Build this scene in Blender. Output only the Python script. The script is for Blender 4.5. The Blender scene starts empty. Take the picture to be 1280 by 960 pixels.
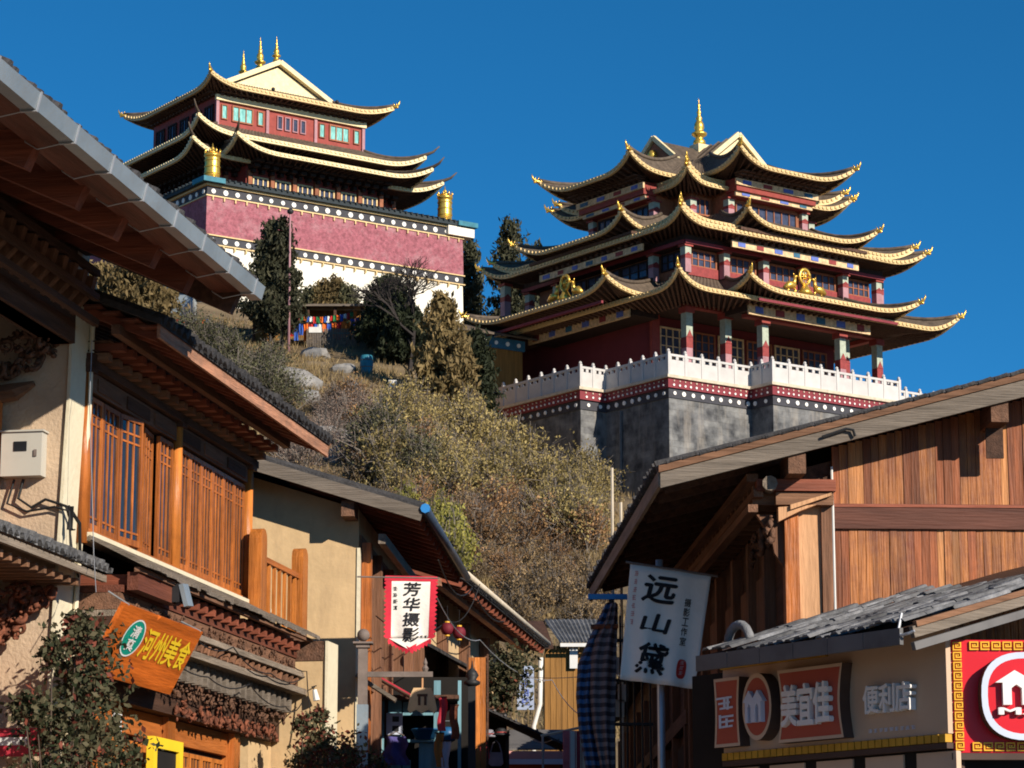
import bpy, math, random
from mathutils import Vector, Matrix, noise

# ------------------------------------------------------------------ camera, sky, sun, exposure
SC = bpy.context.scene
COL = SC.collection
FPX = 3400.0                                  # focal length in pixels of the 1280 px wide photograph
PITCH = math.atan((1165 - 480) / FPX)         # horizon lies at y = 1165
CAMZ = 1.6
cam_d = bpy.data.cameras.new('camera')
cam_d.sensor_width = 36.0
cam_d.lens = FPX / 1280 * 36.0
cam_d.clip_end = 6000
cam = bpy.data.objects.new('camera', cam_d)
COL.objects.link(cam)
cam.location = (0, 0, CAMZ)
cam.rotation_euler = (math.pi / 2 + PITCH, 0, 0)
SC.camera = cam

SUN_EL = math.radians(23.5)
SUN_AZ = math.radians(138)                    # clockwise from +Y: behind the camera, to the right
world = bpy.data.worlds.new('World')
SC.world = world
world.use_nodes = True
wn = world.node_tree.nodes
sky = wn.new('ShaderNodeTexSky')
sky.sky_type = 'NISHITA'
sky.sun_disc = False
sky.sun_elevation = SUN_EL
sky.sun_rotation = SUN_AZ
sky.altitude = 3300
sky.air_density = 1.0
sky.dust_density = 0.0
sky.ozone_density = 10.0
wn['Background'].inputs['Strength'].default_value = 0.086
deep = wn.new('ShaderNodeHueSaturation')       # clear high-altitude air: one even saturation for the whole sky
deep.inputs['Saturation'].default_value = 1.085
deep.inputs['Hue'].default_value = .485
world.node_tree.links.new(sky.outputs[0], deep.inputs['Color'])
world.node_tree.links.new(deep.outputs[0], wn['Background'].inputs['Color'])

sun_d = bpy.data.lights.new('sun', 'SUN')
sun_d.energy = 5.0
sun_d.angle = math.radians(0.5)
sun_d.color = (1.0, 0.9, 0.76)
sun = bpy.data.objects.new('sun', sun_d)
COL.objects.link(sun)
to_sun = Vector((math.sin(SUN_AZ) * math.cos(SUN_EL), math.cos(SUN_AZ) * math.cos(SUN_EL), math.sin(SUN_EL)))
sun.rotation_euler = to_sun.to_track_quat('Z', 'Y').to_euler()
sun.location = to_sun * 60

SC.view_settings.view_transform = 'Standard'
SC.view_settings.look = 'None'
SC.view_settings.exposure = 0.40
SC.view_settings.gamma = 1.0
SC.cycles.max_bounces = 6
SC.cycles.diffuse_bounces = 3
SC.cycles.glossy_bounces = 2
SC.cycles.transmission_bounces = 3
SC.cycles.transparent_max_bounces = 6
SC.cycles.use_denoising = True
SC.cycles.filter_width = 1.85                  # the photograph's own softness

# ------------------------------------------------------------------ pixels to places
CP, SP = math.cos(PITCH), math.sin(PITCH)


def ray(px, py):
    v = (480 - py) / FPX
    return Vector(((px - 640) / FPX, CP - v * SP, SP + v * CP))


def at(px, py, Y):
    d = ray(px, py)
    return Vector((0, 0, CAMZ)) + d * (Y / d.y)


class Frame:
    """a building's own axes: x to the right / outward, y away, z up"""
    def __init__(s, X, Y, rot, Z=0.0):
        s.M = Matrix.Translation((X, Y, Z)) @ Matrix.Rotation(math.radians(rot), 4, 'Z')
        s.I = s.M.inverted()

    def on(s, px, py, x=None, y=None, z=None):
        o = s.I @ Vector((0, 0, CAMZ))
        d = s.I.to_3x3() @ ray(px, py)
        if x is not None: t = (x - o.x) / d.x
        elif y is not None: t = (y - o.y) / d.y
        else: t = (z - o.z) / d.z
        return o + d * t


# ------------------------------------------------------------------ mesh builder
class MB:
    def __init__(s):
        s.v, s.f = [], []

    def add(s, vs, fs):
        n = len(s.v)
        s.v.extend([tuple(p) for p in vs])
        s.f.extend([tuple(i + n for i in q) for q in fs])
        return s

    def box(s, x0, x1, y0, y1, z0, z1):
        vs = [(x0, y0, z0), (x1, y0, z0), (x1, y1, z0), (x0, y1, z0), (x0, y0, z1), (x1, y0, z1), (x1, y1, z1), (x0, y1, z1)]
        return s.add(vs, [(0, 3, 2, 1), (4, 5, 6, 7), (0, 1, 5, 4), (1, 2, 6, 5), (2, 3, 7, 6), (3, 0, 4, 7)])

    def beam(s, p0, p1, w, h, up=(0, 0, 1)):
        p0, p1, up = Vector(p0), Vector(p1), Vector(up)
        d = (p1 - p0).normalized()
        a = d.cross(up)
        if a.length < 1e-5: a = d.cross(Vector((1, 0, 0)))
        a.normalize()
        b = a.cross(d).normalized()
        a, b = a * w / 2, b * h / 2
        vs = [p0 - a - b, p0 + a - b, p0 + a + b, p0 - a + b, p1 - a - b, p1 + a - b, p1 + a + b, p1 - a + b]
        return s.add(vs, [(0, 1, 2, 3), (7, 6, 5, 4), (0, 4, 5, 1), (1, 5, 6, 2), (2, 6, 7, 3), (3, 7, 4, 0)])

    def tube(s, pts, r, n=6, cap=True):
        pts = [Vector(p) for p in pts]
        rs = r if isinstance(r, (list, tuple)) else [r] * len(pts)
        base = len(s.v)
        ref = None
        for i, p in enumerate(pts):
            d = (pts[min(i + 1, len(pts) - 1)] - pts[max(i - 1, 0)])
            d = d.normalized() if d.length > 1e-9 else Vector((0, 0, 1))
            if ref is None:
                ref = d.cross(Vector((0, 0, 1)))
                if ref.length < .1: ref = d.cross(Vector((1, 0, 0)))
            a = (ref - d * ref.dot(d)).normalized()
            ref = a
            b = d.cross(a)
            for k in range(n):
                t = 2 * math.pi * k / n
                s.v.append(tuple(p + (a * math.cos(t) + b * math.sin(t)) * rs[i]))
        for i in range(len(pts) - 1):
            for k in range(n):
                q, q2 = base + i * n + k, base + i * n + (k + 1) % n
                s.f.append((q, q2, q2 + n, q + n))
        if cap:
            s.f.append(tuple(base + k for k in range(n))[::-1])
            s.f.append(tuple(base + (len(pts) - 1) * n + k for k in range(n)))
        return s

    def lathe(s, prof, c=(0, 0, 0), n=12):
        base = len(s.v)
        for r, z in prof:
            for k in range(n):
                t = 2 * math.pi * k / n
                s.v.append((c[0] + r * math.cos(t), c[1] + r * math.sin(t), c[2] + z))
        for i in range(len(prof) - 1):
            for k in range(n):
                q, q2 = base + i * n + k, base + i * n + (k + 1) % n
                s.f.append((q, q2, q2 + n, q + n))
        s.f.append(tuple(base + k for k in range(n))[::-1])
        s.f.append(tuple(base + (len(prof) - 1) * n + k for k in range(n)))
        return s

    def prism(s, poly, vec):
        n = len(poly)
        vec = Vector(vec)
        vs = [Vector(p) for p in poly] + [Vector(p) + vec for p in poly]
        fs = [tuple(range(n))[::-1], tuple(range(n, 2 * n))]
        fs += [(i, (i + 1) % n, (i + 1) % n + n, i + n) for i in range(n)]
        return s.add(vs, fs)

    def grid(s, rows):
        n, m = len(rows), len(rows[0])
        base = len(s.v)
        for r in rows: s.v.extend([tuple(p) for p in r])
        for i in range(n - 1):
            for j in range(m - 1):
                q = base + i * m + j
                s.f.append((q, q + 1, q + m + 1, q + m))
        return s

    def ball(s, c, r, n=8, m=5, sq=(1, 1, 1)):
        rows = []
        for i in range(m + 1):
            a = math.pi * i / m - math.pi / 2
            rows.append([(c[0] + r * sq[0] * math.cos(a) * math.cos(2 * math.pi * k / n), c[1] + r * sq[1] * math.cos(a) * math.sin(2 * math.pi * k / n), c[2] + r * sq[2] * math.sin(a)) for k in range(n + 1)])
        return s.grid(rows)

    def jit(s, a, seed=1):
        r = random.Random(seed)
        s.v = [(x + r.uniform(-a, a), y + r.uniform(-a, a), z + r.uniform(-a, a)) for x, y, z in s.v]
        return s

    def mesh(s, name, mat, smooth=False):
        me = bpy.data.meshes.new(name)
        me.from_pydata(s.v, [], s.f)
        if mat: me.materials.append(mat)
        if smooth: me.polygons.foreach_set('use_smooth', [True] * len(me.polygons))
        me.update()
        return me

    def build(s, name, mat, parent=None, smooth=False, **kw):
        return obj(name, s.mesh(name, mat, smooth), parent, **kw)


def obj(name, data, parent=None, loc=None, rot=None, scale=None, M=None, kind=None, label=None, cat=None, group=None):
    o = bpy.data.objects.new(name, data)
    COL.objects.link(o)
    if parent is not None: o.parent = parent
    if M is not None: o.matrix_local = M
    if loc is not None: o.location = loc
    if rot is not None: o.rotation_euler = rot
    if scale is not None: o.scale = scale if not isinstance(scale, (int, float)) else (scale,) * 3
    if kind: o['kind'] = kind
    if label: o['label'] = label
    if cat: o['category'] = cat
    if group: o['group'] = group
    return o


def thing(name, label, cat, M=None, loc=(0, 0, 0), rotz=0, group=None):
    o = obj(name, None, label=label, cat=cat, group=group)
    o.empty_display_size = 0.3
    if M is not None: o.matrix_world = M
    else:
        o.location = loc
        o.rotation_euler = (0, 0, rotz)
    return o


def smooth01(t):
    t = max(0.0, min(1.0, t))
    return t * t * (3 - 2 * t)


def lerp(a, b, t):
    return a + (b - a) * t


# ------------------------------------------------------------------ materials
MATS = {}


def mat(name, col, rough=.75, var=.25, scale=3., stretch=(1, 1, 1), bump=.0, bscale=None, metal=0., rnd=0., col2=None, spec=.3, dirt=0., dirtcol=(.05, .04, .03), dscale=.8, emit=None, dlo=.5, dhi=.75, dstretch=None):
    m = bpy.data.materials.new(name)
    m.use_nodes = True
    nt = m.node_tree
    N, Lk = nt.nodes, nt.links
    b = N['Principled BSDF']
    b.inputs['Roughness'].default_value = rough
    b.inputs['Metallic'].default_value = metal
    b.inputs['Specular IOR Level'].default_value = spec
    tc = N.new('ShaderNodeTexCoord')
    mp = N.new('ShaderNodeMapping')
    mp.inputs['Scale'].default_value = stretch
    Lk.new(tc.outputs['Object'], mp.inputs[0])
    nz = N.new('ShaderNodeTexNoise')
    nz.inputs['Scale'].default_value = scale
    nz.inputs['Detail'].default_value = 6
    nz.inputs['Roughness'].default_value = .6
    Lk.new(mp.outputs[0], nz.inputs['Vector'])
    if rnd:
        oi = N.new('ShaderNodeObjectInfo')
        off = N.new('ShaderNodeVectorMath')
        off.operation = 'ADD'
        sc = N.new('ShaderNodeVectorMath')
        sc.operation = 'SCALE'
        sc.inputs[0].default_value = (31, 17, 47)
        Lk.new(oi.outputs['Random'], sc.inputs['Scale'])
        Lk.new(mp.outputs[0], off.inputs[0])
        Lk.new(sc.outputs[0], off.inputs[1])
        Lk.new(off.outputs[0], nz.inputs['Vector'])
    cr = N.new('ShaderNodeValToRGB')
    c2 = col2 if col2 else tuple(min(1, c * (1 + var)) for c in col)
    cr.color_ramp.elements[0].position = .3
    cr.color_ramp.elements[1].position = .7
    cr.color_ramp.elements[0].color = (*[c * (1 - var) for c in col], 1)
    cr.color_ramp.elements[1].color = (*c2, 1)
    Lk.new(nz.outputs['Fac'], cr.inputs[0])
    out = cr.outputs[0]
    if dirt:
        n2 = N.new('ShaderNodeTexNoise')
        n2.inputs['Scale'].default_value = dscale
        n2.inputs['Detail'].default_value = 8
        n2.inputs['Roughness'].default_value = .7
        if dstretch:
            mp2 = N.new('ShaderNodeMapping')
            mp2.inputs['Scale'].default_value = dstretch
            Lk.new(tc.outputs['Object'], mp2.inputs[0])
            Lk.new(mp2.outputs[0], n2.inputs['Vector'])
        else:
            Lk.new(tc.outputs['Object'], n2.inputs['Vector'])
        r2 = N.new('ShaderNodeMapRange')
        r2.inputs[1].default_value = dlo
        r2.inputs[2].default_value = dhi
        r2.inputs[4].default_value = dirt
        Lk.new(n2.outputs['Fac'], r2.inputs[0])
        mx = N.new('ShaderNodeMix')
        mx.data_type = 'RGBA'
        mx.inputs[7].default_value = (*dirtcol, 1)
        Lk.new(r2.outputs[0], mx.inputs[0])
        Lk.new(out, mx.inputs[6])
        out = mx.outputs[2]
    if rnd:
        hs = N.new('ShaderNodeHueSaturation')
        mr = N.new('ShaderNodeMapRange')
        mr.inputs[3].default_value = 1 - rnd
        mr.inputs[4].default_value = 1 + rnd
        Lk.new(oi.outputs['Random'], mr.inputs[0])
        Lk.new(mr.outputs[0], hs.inputs['Value'])
        Lk.new(out, hs.inputs['Color'])
        out = hs.outputs[0]
    Lk.new(out, b.inputs['Base Color'])
    if bump:
        n3 = N.new('ShaderNodeTexNoise')
        n3.inputs['Scale'].default_value = bscale or scale * 4
        n3.inputs['Detail'].default_value = 5
        Lk.new(mp.outputs[0], n3.inputs['Vector'])
        bp = N.new('ShaderNodeBump')
        bp.inputs['Strength'].default_value = bump
        bp.inputs['Distance'].default_value = .05
        Lk.new(n3.outputs['Fac'], bp.inputs['Height'])
        Lk.new(bp.outputs[0], b.inputs['Normal'])
    if emit:
        b.inputs['Emission Color'].default_value = (*emit[0], 1)
        b.inputs['Emission Strength'].default_value = emit[1]
    MATS[name] = m
    return m


def leafmat(name, col, col2, rough=.7, trans=.25):
    m = bpy.data.materials.new(name)
    m.use_nodes = True
    N, Lk = m.node_tree.nodes, m.node_tree.links
    b = N['Principled BSDF']
    b.inputs['Roughness'].default_value = rough
    b.inputs['Specular IOR Level'].default_value = .2
    g = N.new('ShaderNodeNewGeometry')
    cr = N.new('ShaderNodeValToRGB')
    cr.color_ramp.elements[0].color = (*col, 1)
    cr.color_ramp.elements[1].color = (*col2, 1)
    Lk.new(g.outputs['Random Per Island'], cr.inputs[0])
    oi = N.new('ShaderNodeObjectInfo')
    mr = N.new('ShaderNodeMapRange')
    mr.inputs[3].default_value = .6
    mr.inputs[4].default_value = 1.3
    Lk.new(oi.outputs['Random'], mr.inputs[0])
    hs = N.new('ShaderNodeHueSaturation')
    Lk.new(mr.outputs[0], hs.inputs['Value'])
    Lk.new(cr.outputs[0], hs.inputs['Color'])
    Lk.new(hs.outputs[0], b.inputs['Base Color'])
    tr = N.new('ShaderNodeBsdfTranslucent')
    Lk.new(hs.outputs[0], tr.inputs[0])
    mx = N.new('ShaderNodeMixShader')
    mx.inputs[0].default_value = trans
    Lk.new(b.outputs[0], mx.inputs[1])
    Lk.new(tr.outputs[0], mx.inputs[2])
    Lk.new(mx.outputs[0], N['Material Output'].inputs['Surface'])
    MATS[name] = m
    return m


GX, GY, GZ = (.35, 5, 5), (5, .35, 5), (5, 5, .35)       # wood grain along x, y, z
# near timber houses
mat('cream_plaster', (.55, .385, .21), .9, .12, 2.5, bump=.12, bscale=14, dirt=.55, dirtcol=(.31, .21, .125), dscale=1.4, dstretch=(2, 2, .5))
mat('rough_plaster', (.50, .37, .255), .95, .12, 3, bump=.3, bscale=26, dirt=.2, dirtcol=(.33, .24, .17), dscale=1.2)
mat('cream_and_lit_end', (.66, .59, .43), .8, .06, 3, bump=.2, dirt=.3, dirtcol=(.5, .4, .26), dscale=2.5)  # cream paint; on wall ends its brightness paints the stronger sunlight
mat('orange_wood_z', (.38, .115, .024), .38, .5, 2.2, GZ, .3, rnd=.28, dirt=.6, dirtcol=(.11, .03, .01), dscale=2.2, dlo=.44)
mat('orange_wood_y', (.36, .11, .024), .5, .35, 2.2, GY, .25, rnd=.15, dirt=.35, dirtcol=(.16, .05, .015), dscale=2)
mat('honey_wood_z', (.50, .165, .032), .42, .4, 2.2, GZ, .3, rnd=.2, dirt=.5, dirtcol=(.17, .05, .015), dscale=2.5, dlo=.45)
mat('red_wood_x', (.21, .06, .032), .65, .4, 2.2, GX, .3, rnd=.15)
mat('red_wood_y', (.14, .045, .026), .65, .4, 2.2, GY, .3, rnd=.15)
mat('salmon_wood_y', (.42, .20, .12), .8, .4, 3, GY, .5, dirt=.75, dirtcol=(.20, .12, .085), dscale=3.5, dlo=.45)
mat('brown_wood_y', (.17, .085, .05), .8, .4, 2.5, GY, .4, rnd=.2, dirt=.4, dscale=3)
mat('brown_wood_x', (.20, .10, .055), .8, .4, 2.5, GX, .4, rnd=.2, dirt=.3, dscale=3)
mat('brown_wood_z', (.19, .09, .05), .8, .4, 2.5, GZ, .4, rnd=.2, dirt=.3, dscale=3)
mat('bell_wood', (.60, .40, .22), .7, .2, 4)
mat('pale_wood_z', (.52, .28, .14), .7, .22, 2.2, (4, 4, .5), .25, dirt=.25, dirtcol=(.30, .14, .06), dscale=2)
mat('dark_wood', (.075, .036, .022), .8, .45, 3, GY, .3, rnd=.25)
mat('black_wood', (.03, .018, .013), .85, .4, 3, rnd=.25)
mat('carved_wood', (.12, .06, .036), .8, .6, 9, bump=.5, dirt=.5, dscale=5)
mat('carved_red', (.17, .055, .028), .8, .6, 9, bump=.5, dirt=.4, dscale=5)
mat('grey_wood_y', (.25, .20, .155), .9, .35, 3, GY, .5, rnd=.15, dirt=.4, dirtcol=(.09, .07, .055), dscale=2.5)
mat('plank_dark', (.23, .068, .024), .6, .5, 1.6, (9, 9, .5), .3, rnd=.3, dirt=.7, dirtcol=(.09, .03, .02), dscale=1.2)
mat('plank_pale', (.42, .155, .045), .6, .45, 1.6, (9, 9, .5), .3, rnd=.2, col2=(.54, .23, .08), dirt=.6, dirtcol=(.22, .13, .09), dscale=1.5)
mat('beam_maroon', (.10, .036, .023), .7, .4, 2.2, GX, .3)
mat('grey_wood_x', (.165, .135, .108), .9, .3, 3, GX, .5, rnd=.12, dirt=.4, dirtcol=(.12, .09, .07), dscale=2.5)
mat('plank_stain', (.33, .105, .028), .5, .55, 1.6, (9, 9, .5), .3, rnd=.3, col2=(.54, .195, .05), dirt=.9, dirtcol=(.14, .036, .022), dscale=1.0, dlo=.47, dhi=.68)
mat('roof_tile', (.045, .043, .045), .85, .4, 6, bump=.5, rnd=.2, dirt=.4, dirtcol=(.12, .11, .10), dscale=2)
mat('grey_shingle', (.15, .15, .155), .7, .5, 3, bump=.7, rnd=.45, dirt=.7, dirtcol=(.06, .055, .05), dscale=3)
mat('sheet_metal', (.27, .32, .36), .42, .18, 2, metal=.35, bump=.1, dirt=.4, dirtcol=(.16, .14, .12), dscale=4)
mat('blue_gutter', (.05, .07, .11), .35, .3, 3, metal=.2)
mat('basin_blue', (.015, .09, .22), .4, .1, 3)
mat('blue_paint', (.03, .22, .55), .5, .1, 3)
mat('grey_gutter', (.13, .125, .125), .6, .3, 3, dirt=.3, dscale=3)
mat('galvanised', (.45, .46, .48), .45, .15, 4, metal=.5)
mat('white_paint', (.66, .65, .62), .6, .08, 3, dirt=.15, dirtcol=(.5, .46, .4), dscale=2)
mat('grey_iron', (.17, .135, .12), .7, .25, 4, bump=.1, dirt=.3, dscale=5)
mat('black_iron', (.02, .02, .022), .55, .3, 4)
mat('cable_black', (.015, .015, .016), .6, .2, 4)
mat('dark_glass', (.02, .022, .026), .07, .3, 2, spec=.8)
mat('interior_dark', (.012, .01, .009), .9, .3, 2)  # near-black colour stands in for the shade inside rooms and stalls
# signs and cloth
mat('sign_orange', (.50, .115, .016), .4, .4, 2.2, GY, .2, dirt=.3, dirtcol=(.32, .06, .012), dscale=2)
mat('sign_green', (.01, .28, .20), .4, .05, 3)
mat('letter_yellow', (.85, .58, .03), .4, .05, 3)
mat('letter_black', (.012, .012, .016), .7, .1, 3)
mat('letter_white', (.78, .76, .74), .45, .04, 3)
mat('letter_pale_blue', (.55, .60, .72), .5, .06, 3)
mat('cloth_white', (.80, .76, .70), .9, .06, 3, bump=.15, dirt=.12, dirtcol=(.5, .46, .42), dscale=1.5)
mat('cloth_red', (.58, .025, .05), .85, .15, 5)
mat('seal_red', (.55, .035, .025), .8, .1, 3)
mat('pink_print', (.62, .30, .28), .9, .1, 3)
mat('sign_beige', (.52, .37, .26), .55, .06, 1.5, dirt=.12, dirtcol=(.3, .2, .14))
mat('sign_red_dull', (.40, .075, .05), .5, .06, 2)
mat('sign_red', (.60, .012, .022), .35, .05, 2)
mat('sign_trim', (.58, .42, .30), .5, .08, 2)
mat('sign_side_dark', (.075, .045, .036), .7, .15, 3)
mat('fret_dull', (.50, .27, .03), .5, .2, 6)
mat('meter_grey', (.46, .44, .39), .5, .06, 3, dirt=.2, dirtcol=(.3, .27, .22), dscale=3)
mat('fret_yellow', (.75, .40, .025), .4, .1, 6)
mat('notice_red', (.42, .03, .05), .5, .15, 3)
mat('turquoise_paint', (.15, .30, .36), .7, .18, 3, GZ, .2, rnd=.12)
mat('purple_cloth', (.07, .06, .20), .9, .4, 5)
mat('lantern_red', (.13, .01, .02), .7, .2, 4)
mat('ochre_wood_z', (.27, .13, .032), .75, .3, 2.2, GZ, .25, rnd=.12)
mat('blue_tarp', (.05, .12, .27), .75, .25, 5)
mat('grey_tarp', (.20, .19, .22), .8, .25, 5)
mat('pale_blue_sign', (.32, .38, .52), .6, .06, 3)
mat('pink_cloth', (.52, .16, .18), .9, .2, 5)
# temples
mat('gold_eave', (.64, .47, .23), .5, .22, 14, metal=.1, rnd=.08, dirt=.2, dirtcol=(.40, .28, .14), dscale=6)
mat('pale_gold', (.76, .63, .36), .5, .15, 4, dirt=.15, dirtcol=(.5, .38, .18))
mat('gold_metal', (.85, .52, .10), .32, .2, 8, metal=.75, bump=.15)
mat('temple_tile', (.10, .075, .055), .7, .4, 4, rnd=.1, dirt=.3, dirtcol=(.2, .15, .1), dscale=1)
mat('temple_dark', (.032, .017, .013), .8, .4, 5, rnd=.2)
mat('temple_bracket', (.085, .045, .03), .8, .5, 9, rnd=.3)
mat('temple_red', (.26, .045, .035), .65, .2, 3, rnd=.1)
mat('temple_redbrown', (.27, .095, .045), .65, .3, 4, rnd=.2)
mat('deep_red_wall', (.14, .022, .028), .8, .12, 1.2)
mat('column_mauve', (.36, .19, .21), .7, .15, 3, rnd=.1)
mat('column_mint', (.36, .40, .32), .7, .2, 7)
mat('panel_cream', (.62, .44, .25), .6, .35, 5)
mat('panel_blue', (.10, .15, .45), .6, .25, 6)
mat('panel_teal', (.03, .12, .20), .6, .25, 6)
mat('panel_red', (.25, .04, .038), .6, .25, 6)
mat('window_blue', (.05, .06, .10), .15, .3, 4)
mat('window_teal', (.13, .46, .44), .3, .45, 3, (5, 5, 1), col2=(.30, .66, .62))
mat('mauve_wall', (.31, .105, .13), .95, .35, 5, bump=1.0, bscale=14, dirt=.9, dirtcol=(.46, .27, .29), dscale=.7)
mat('lime_wall', (.78, .74, .64), .85, .06, 1, bump=.3, bscale=6, dirt=.45, dirtcol=(.5, .42, .32), dscale=1.2, dstretch=(1.5, 1.5, .2), dlo=.52, dhi=.8)
mat('band_dark', (.045, .045, .055), .7, .2, 3)
mat('coping_teal', (.03, .17, .23), .5, .25, 3)
mat('coping_dark', (.02, .03, .036), .7, .3, 3)
mat('band_red', (.20, .028, .038), .6, .15, 3)
mat('dot_white', (.80, .78, .74), .6, .05, 3)
mat('marble', (.50, .48, .465), .6, .1, 2, bump=.1, rnd=.05, dirt=.25, dirtcol=(.5, .45, .4), dscale=1.2)
mat('terrace_coping', (.55, .47, .36), .8, .25, 3, dirt=.4, dirtcol=(.3, .22, .14), dscale=1.5)
# land and plants
mat('hill_soil', (.17, .12, .068), .95, .4, .5, bump=.8, bscale=3, col2=(.24, .175, .10), dirt=.6, dirtcol=(.09, .075, .04), dscale=.15)
mat('street_stone', (.22, .20, .18), .85, .25, 2, bump=.4)
mat('rock', (.22, .21, .20), .9, .3, 1.5, bump=.8, dirt=.4, dirtcol=(.1, .09, .08), dscale=2)
mat('bark', (.085, .06, .045), .9, .3, 6, bump=.5)
mat('bark_grey', (.16, .135, .115), .9, .3, 6, bump=.4)
mat('bark_black', (.03, .024, .022), .9, .3, 6)
leafmat('leaf_olive', (.18, .14, .05), (.48, .37, .15))
leafmat('leaf_russet', (.15, .08, .04), (.42, .24, .11))
leafmat('leaf_brown', (.15, .10, .05), (.36, .25, .13))
leafmat('leaf_mauve', (.15, .10, .08), (.32, .23, .18))
leafmat('leaf_willow', (.14, .14, .030), (.34, .30, .07))
leafmat('leaf_dark', (.018, .026, .012), (.05, .06, .028), trans=.15)
leafmat('leaf_greygreen', (.055, .055, .028), (.13, .125, .065), trans=.2)
leafmat('leaf_conifer', (.028, .032, .017), (.075, .072, .04), trans=.15)
leafmat('leaf_conifer_brown', (.10, .075, .03), (.24, .17, .075), trans=.2)
leafmat('leaf_rose', (.022, .034, .014), (.13, .11, .06), trans=.2)
leafmat('leaf_rose_red', (.12, .03, .02), (.28, .08, .05), trans=.2)
leafmat('grass_dry', (.22, .15, .065), (.46, .34, .17))


# stone wall with block courses
def stonemat():
    m = mat('terrace_stone', (.075, .08, .09), .85, .5, 1.3, bump=0, col2=(.25, .25, .245), dirt=.75, dirtcol=(.34, .30, .25), dscale=1.0, dstretch=(1.6, 1.6, .16), dlo=.52, dhi=.72)
    N, Lk = m.node_tree.nodes, m.node_tree.links
    b = N['Principled BSDF']
    tc = N.new('ShaderNodeTexCoord')
    sep = N.new('ShaderNodeSeparateXYZ')
    Lk.new(tc.outputs['Object'], sep.inputs[0])
    ad = N.new('ShaderNodeMath')
    Lk.new(sep.outputs[0], ad.inputs[0])
    Lk.new(sep.outputs[1], ad.inputs[1])
    cb = N.new('ShaderNodeCombineXYZ')
    Lk.new(ad.outputs[0], cb.inputs[0])
    Lk.new(sep.outputs[2], cb.inputs[1])
    br = N.new('ShaderNodeTexBrick')
    br.inputs['Scale'].default_value = 1.0
    br.inputs['Brick Width'].default_value = .7
    br.inputs['Row Height'].default_value = .32
    br.inputs['Mortar Size'].default_value = .012
    br.inputs['Color1'].default_value = (1, 1, 1, 1)
    br.inputs['Color2'].default_value = (.66, .66, .7, 1)
    br.inputs['Mortar'].default_value = (.8, .78, .76, 1)
    Lk.new(cb.outputs[0], br.inputs['Vector'])
    old = b.inputs['Base Color'].links[0].from_socket
    mx = N.new('ShaderNodeMix')
    mx.data_type = 'RGBA'
    mx.blend_type = 'MULTIPLY'
    mx.inputs[0].default_value = .8
    Lk.new(old, mx.inputs[6])
    Lk.new(br.outputs['Color'], mx.inputs[7])
    Lk.new(mx.outputs[2], b.inputs['Base Color'])
    bp = N.new('ShaderNodeBump')
    bp.inputs['Strength'].default_value = .5
    bp.inputs['Distance'].default_value = .04
    Lk.new(br.outputs['Fac'], bp.inputs['Height'])
    bp.invert = True
    Lk.new(bp.outputs[0], b.inputs['Normal'])


stonemat()
M_ = MATS


# ------------------------------------------------------------------ lettering
_tx = {}


def glyphs(s, bold=.0):
    """flat outline of a string as (verts 0..1, faces)"""
    if (s, bold) in _tx: return _tx[(s, bold)]
    cu = bpy.data.curves.new('t', 'FONT')
    cu.body = s
    cu.size = 1
    cu.offset = bold
    cu.resolution_u = 3
    cu.fill_mode = 'FRONT'
    o = bpy.data.objects.new('t', cu)
    COL.objects.link(o)
    dg = bpy.context.evaluated_depsgraph_get()
    me = bpy.data.meshes.new_from_object(o.evaluated_get(dg))
    vs = [v.co.copy() for v in me.vertices]
    fs = [tuple(p.vertices) for p in me.polygons]
    bpy.data.objects.remove(o)
    bpy.data.curves.remove(cu)
    bpy.data.meshes.remove(me)
    x0, x1 = min(v.x for v in vs), max(v.x for v in vs)
    y0, y1 = min(v.y for v in vs), max(v.y for v in vs)
    vs = [((v.x - x0) / (x1 - x0), (v.y - y0) / (y1 - y0)) for v in vs]
    _tx[(s, bold)] = (vs, fs)
    return _tx[(s, bold)]


def put_text(mb, s, surf, x0, x1, y0, y1, bold=.0, depth=0.0, skew=0.0):
    """write s into the box [x0,x1]x[y0,y1] of a surface function surf(u, v, h) -> point (h = height above it)"""
    if bold:                                      # heavier strokes: the same outline laid again a hair's breadth aside
        w, hh = abs(x1 - x0), abs(y1 - y0)
        for i, (ax, ay) in enumerate(((-1, 0), (1, 0), (0, 1), (0, -1))):
            put_text(mb, s, lambda u, v, h=0, i=i: surf(u, v, h + .0006 * (i + 1)), x0 + ax * w * bold, x1 + ax * w * bold, y0 + ay * hh * bold, y1 + ay * hh * bold, 0, depth, skew)
    vs, fs = glyphs(s, 0)
    n = len(vs)
    pos = [(lerp(x0, x1, a) + skew * (b - .5), lerp(y0, y1, b)) for a, b in vs]
    top = [surf(a, b, depth + .004) for a, b in pos]
    if depth <= 0:
        mb.add(top, fs)
        return
    bot = [surf(a, b, 0) for a, b in pos]
    ed = {}
    for q in fs:
        for i in range(len(q)):
            e = (q[i], q[(i + 1) % len(q)])
            ed[e] = 1
    sides = [(e[0], e[1], e[1] + n, e[0] + n) for e in ed if (e[1], e[0]) not in ed]
    sides = [(a + n, b + n, c - n, d - n) for a, b, c, d in sides]
    mb.add(top + bot, list(fs) + sides)


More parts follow.
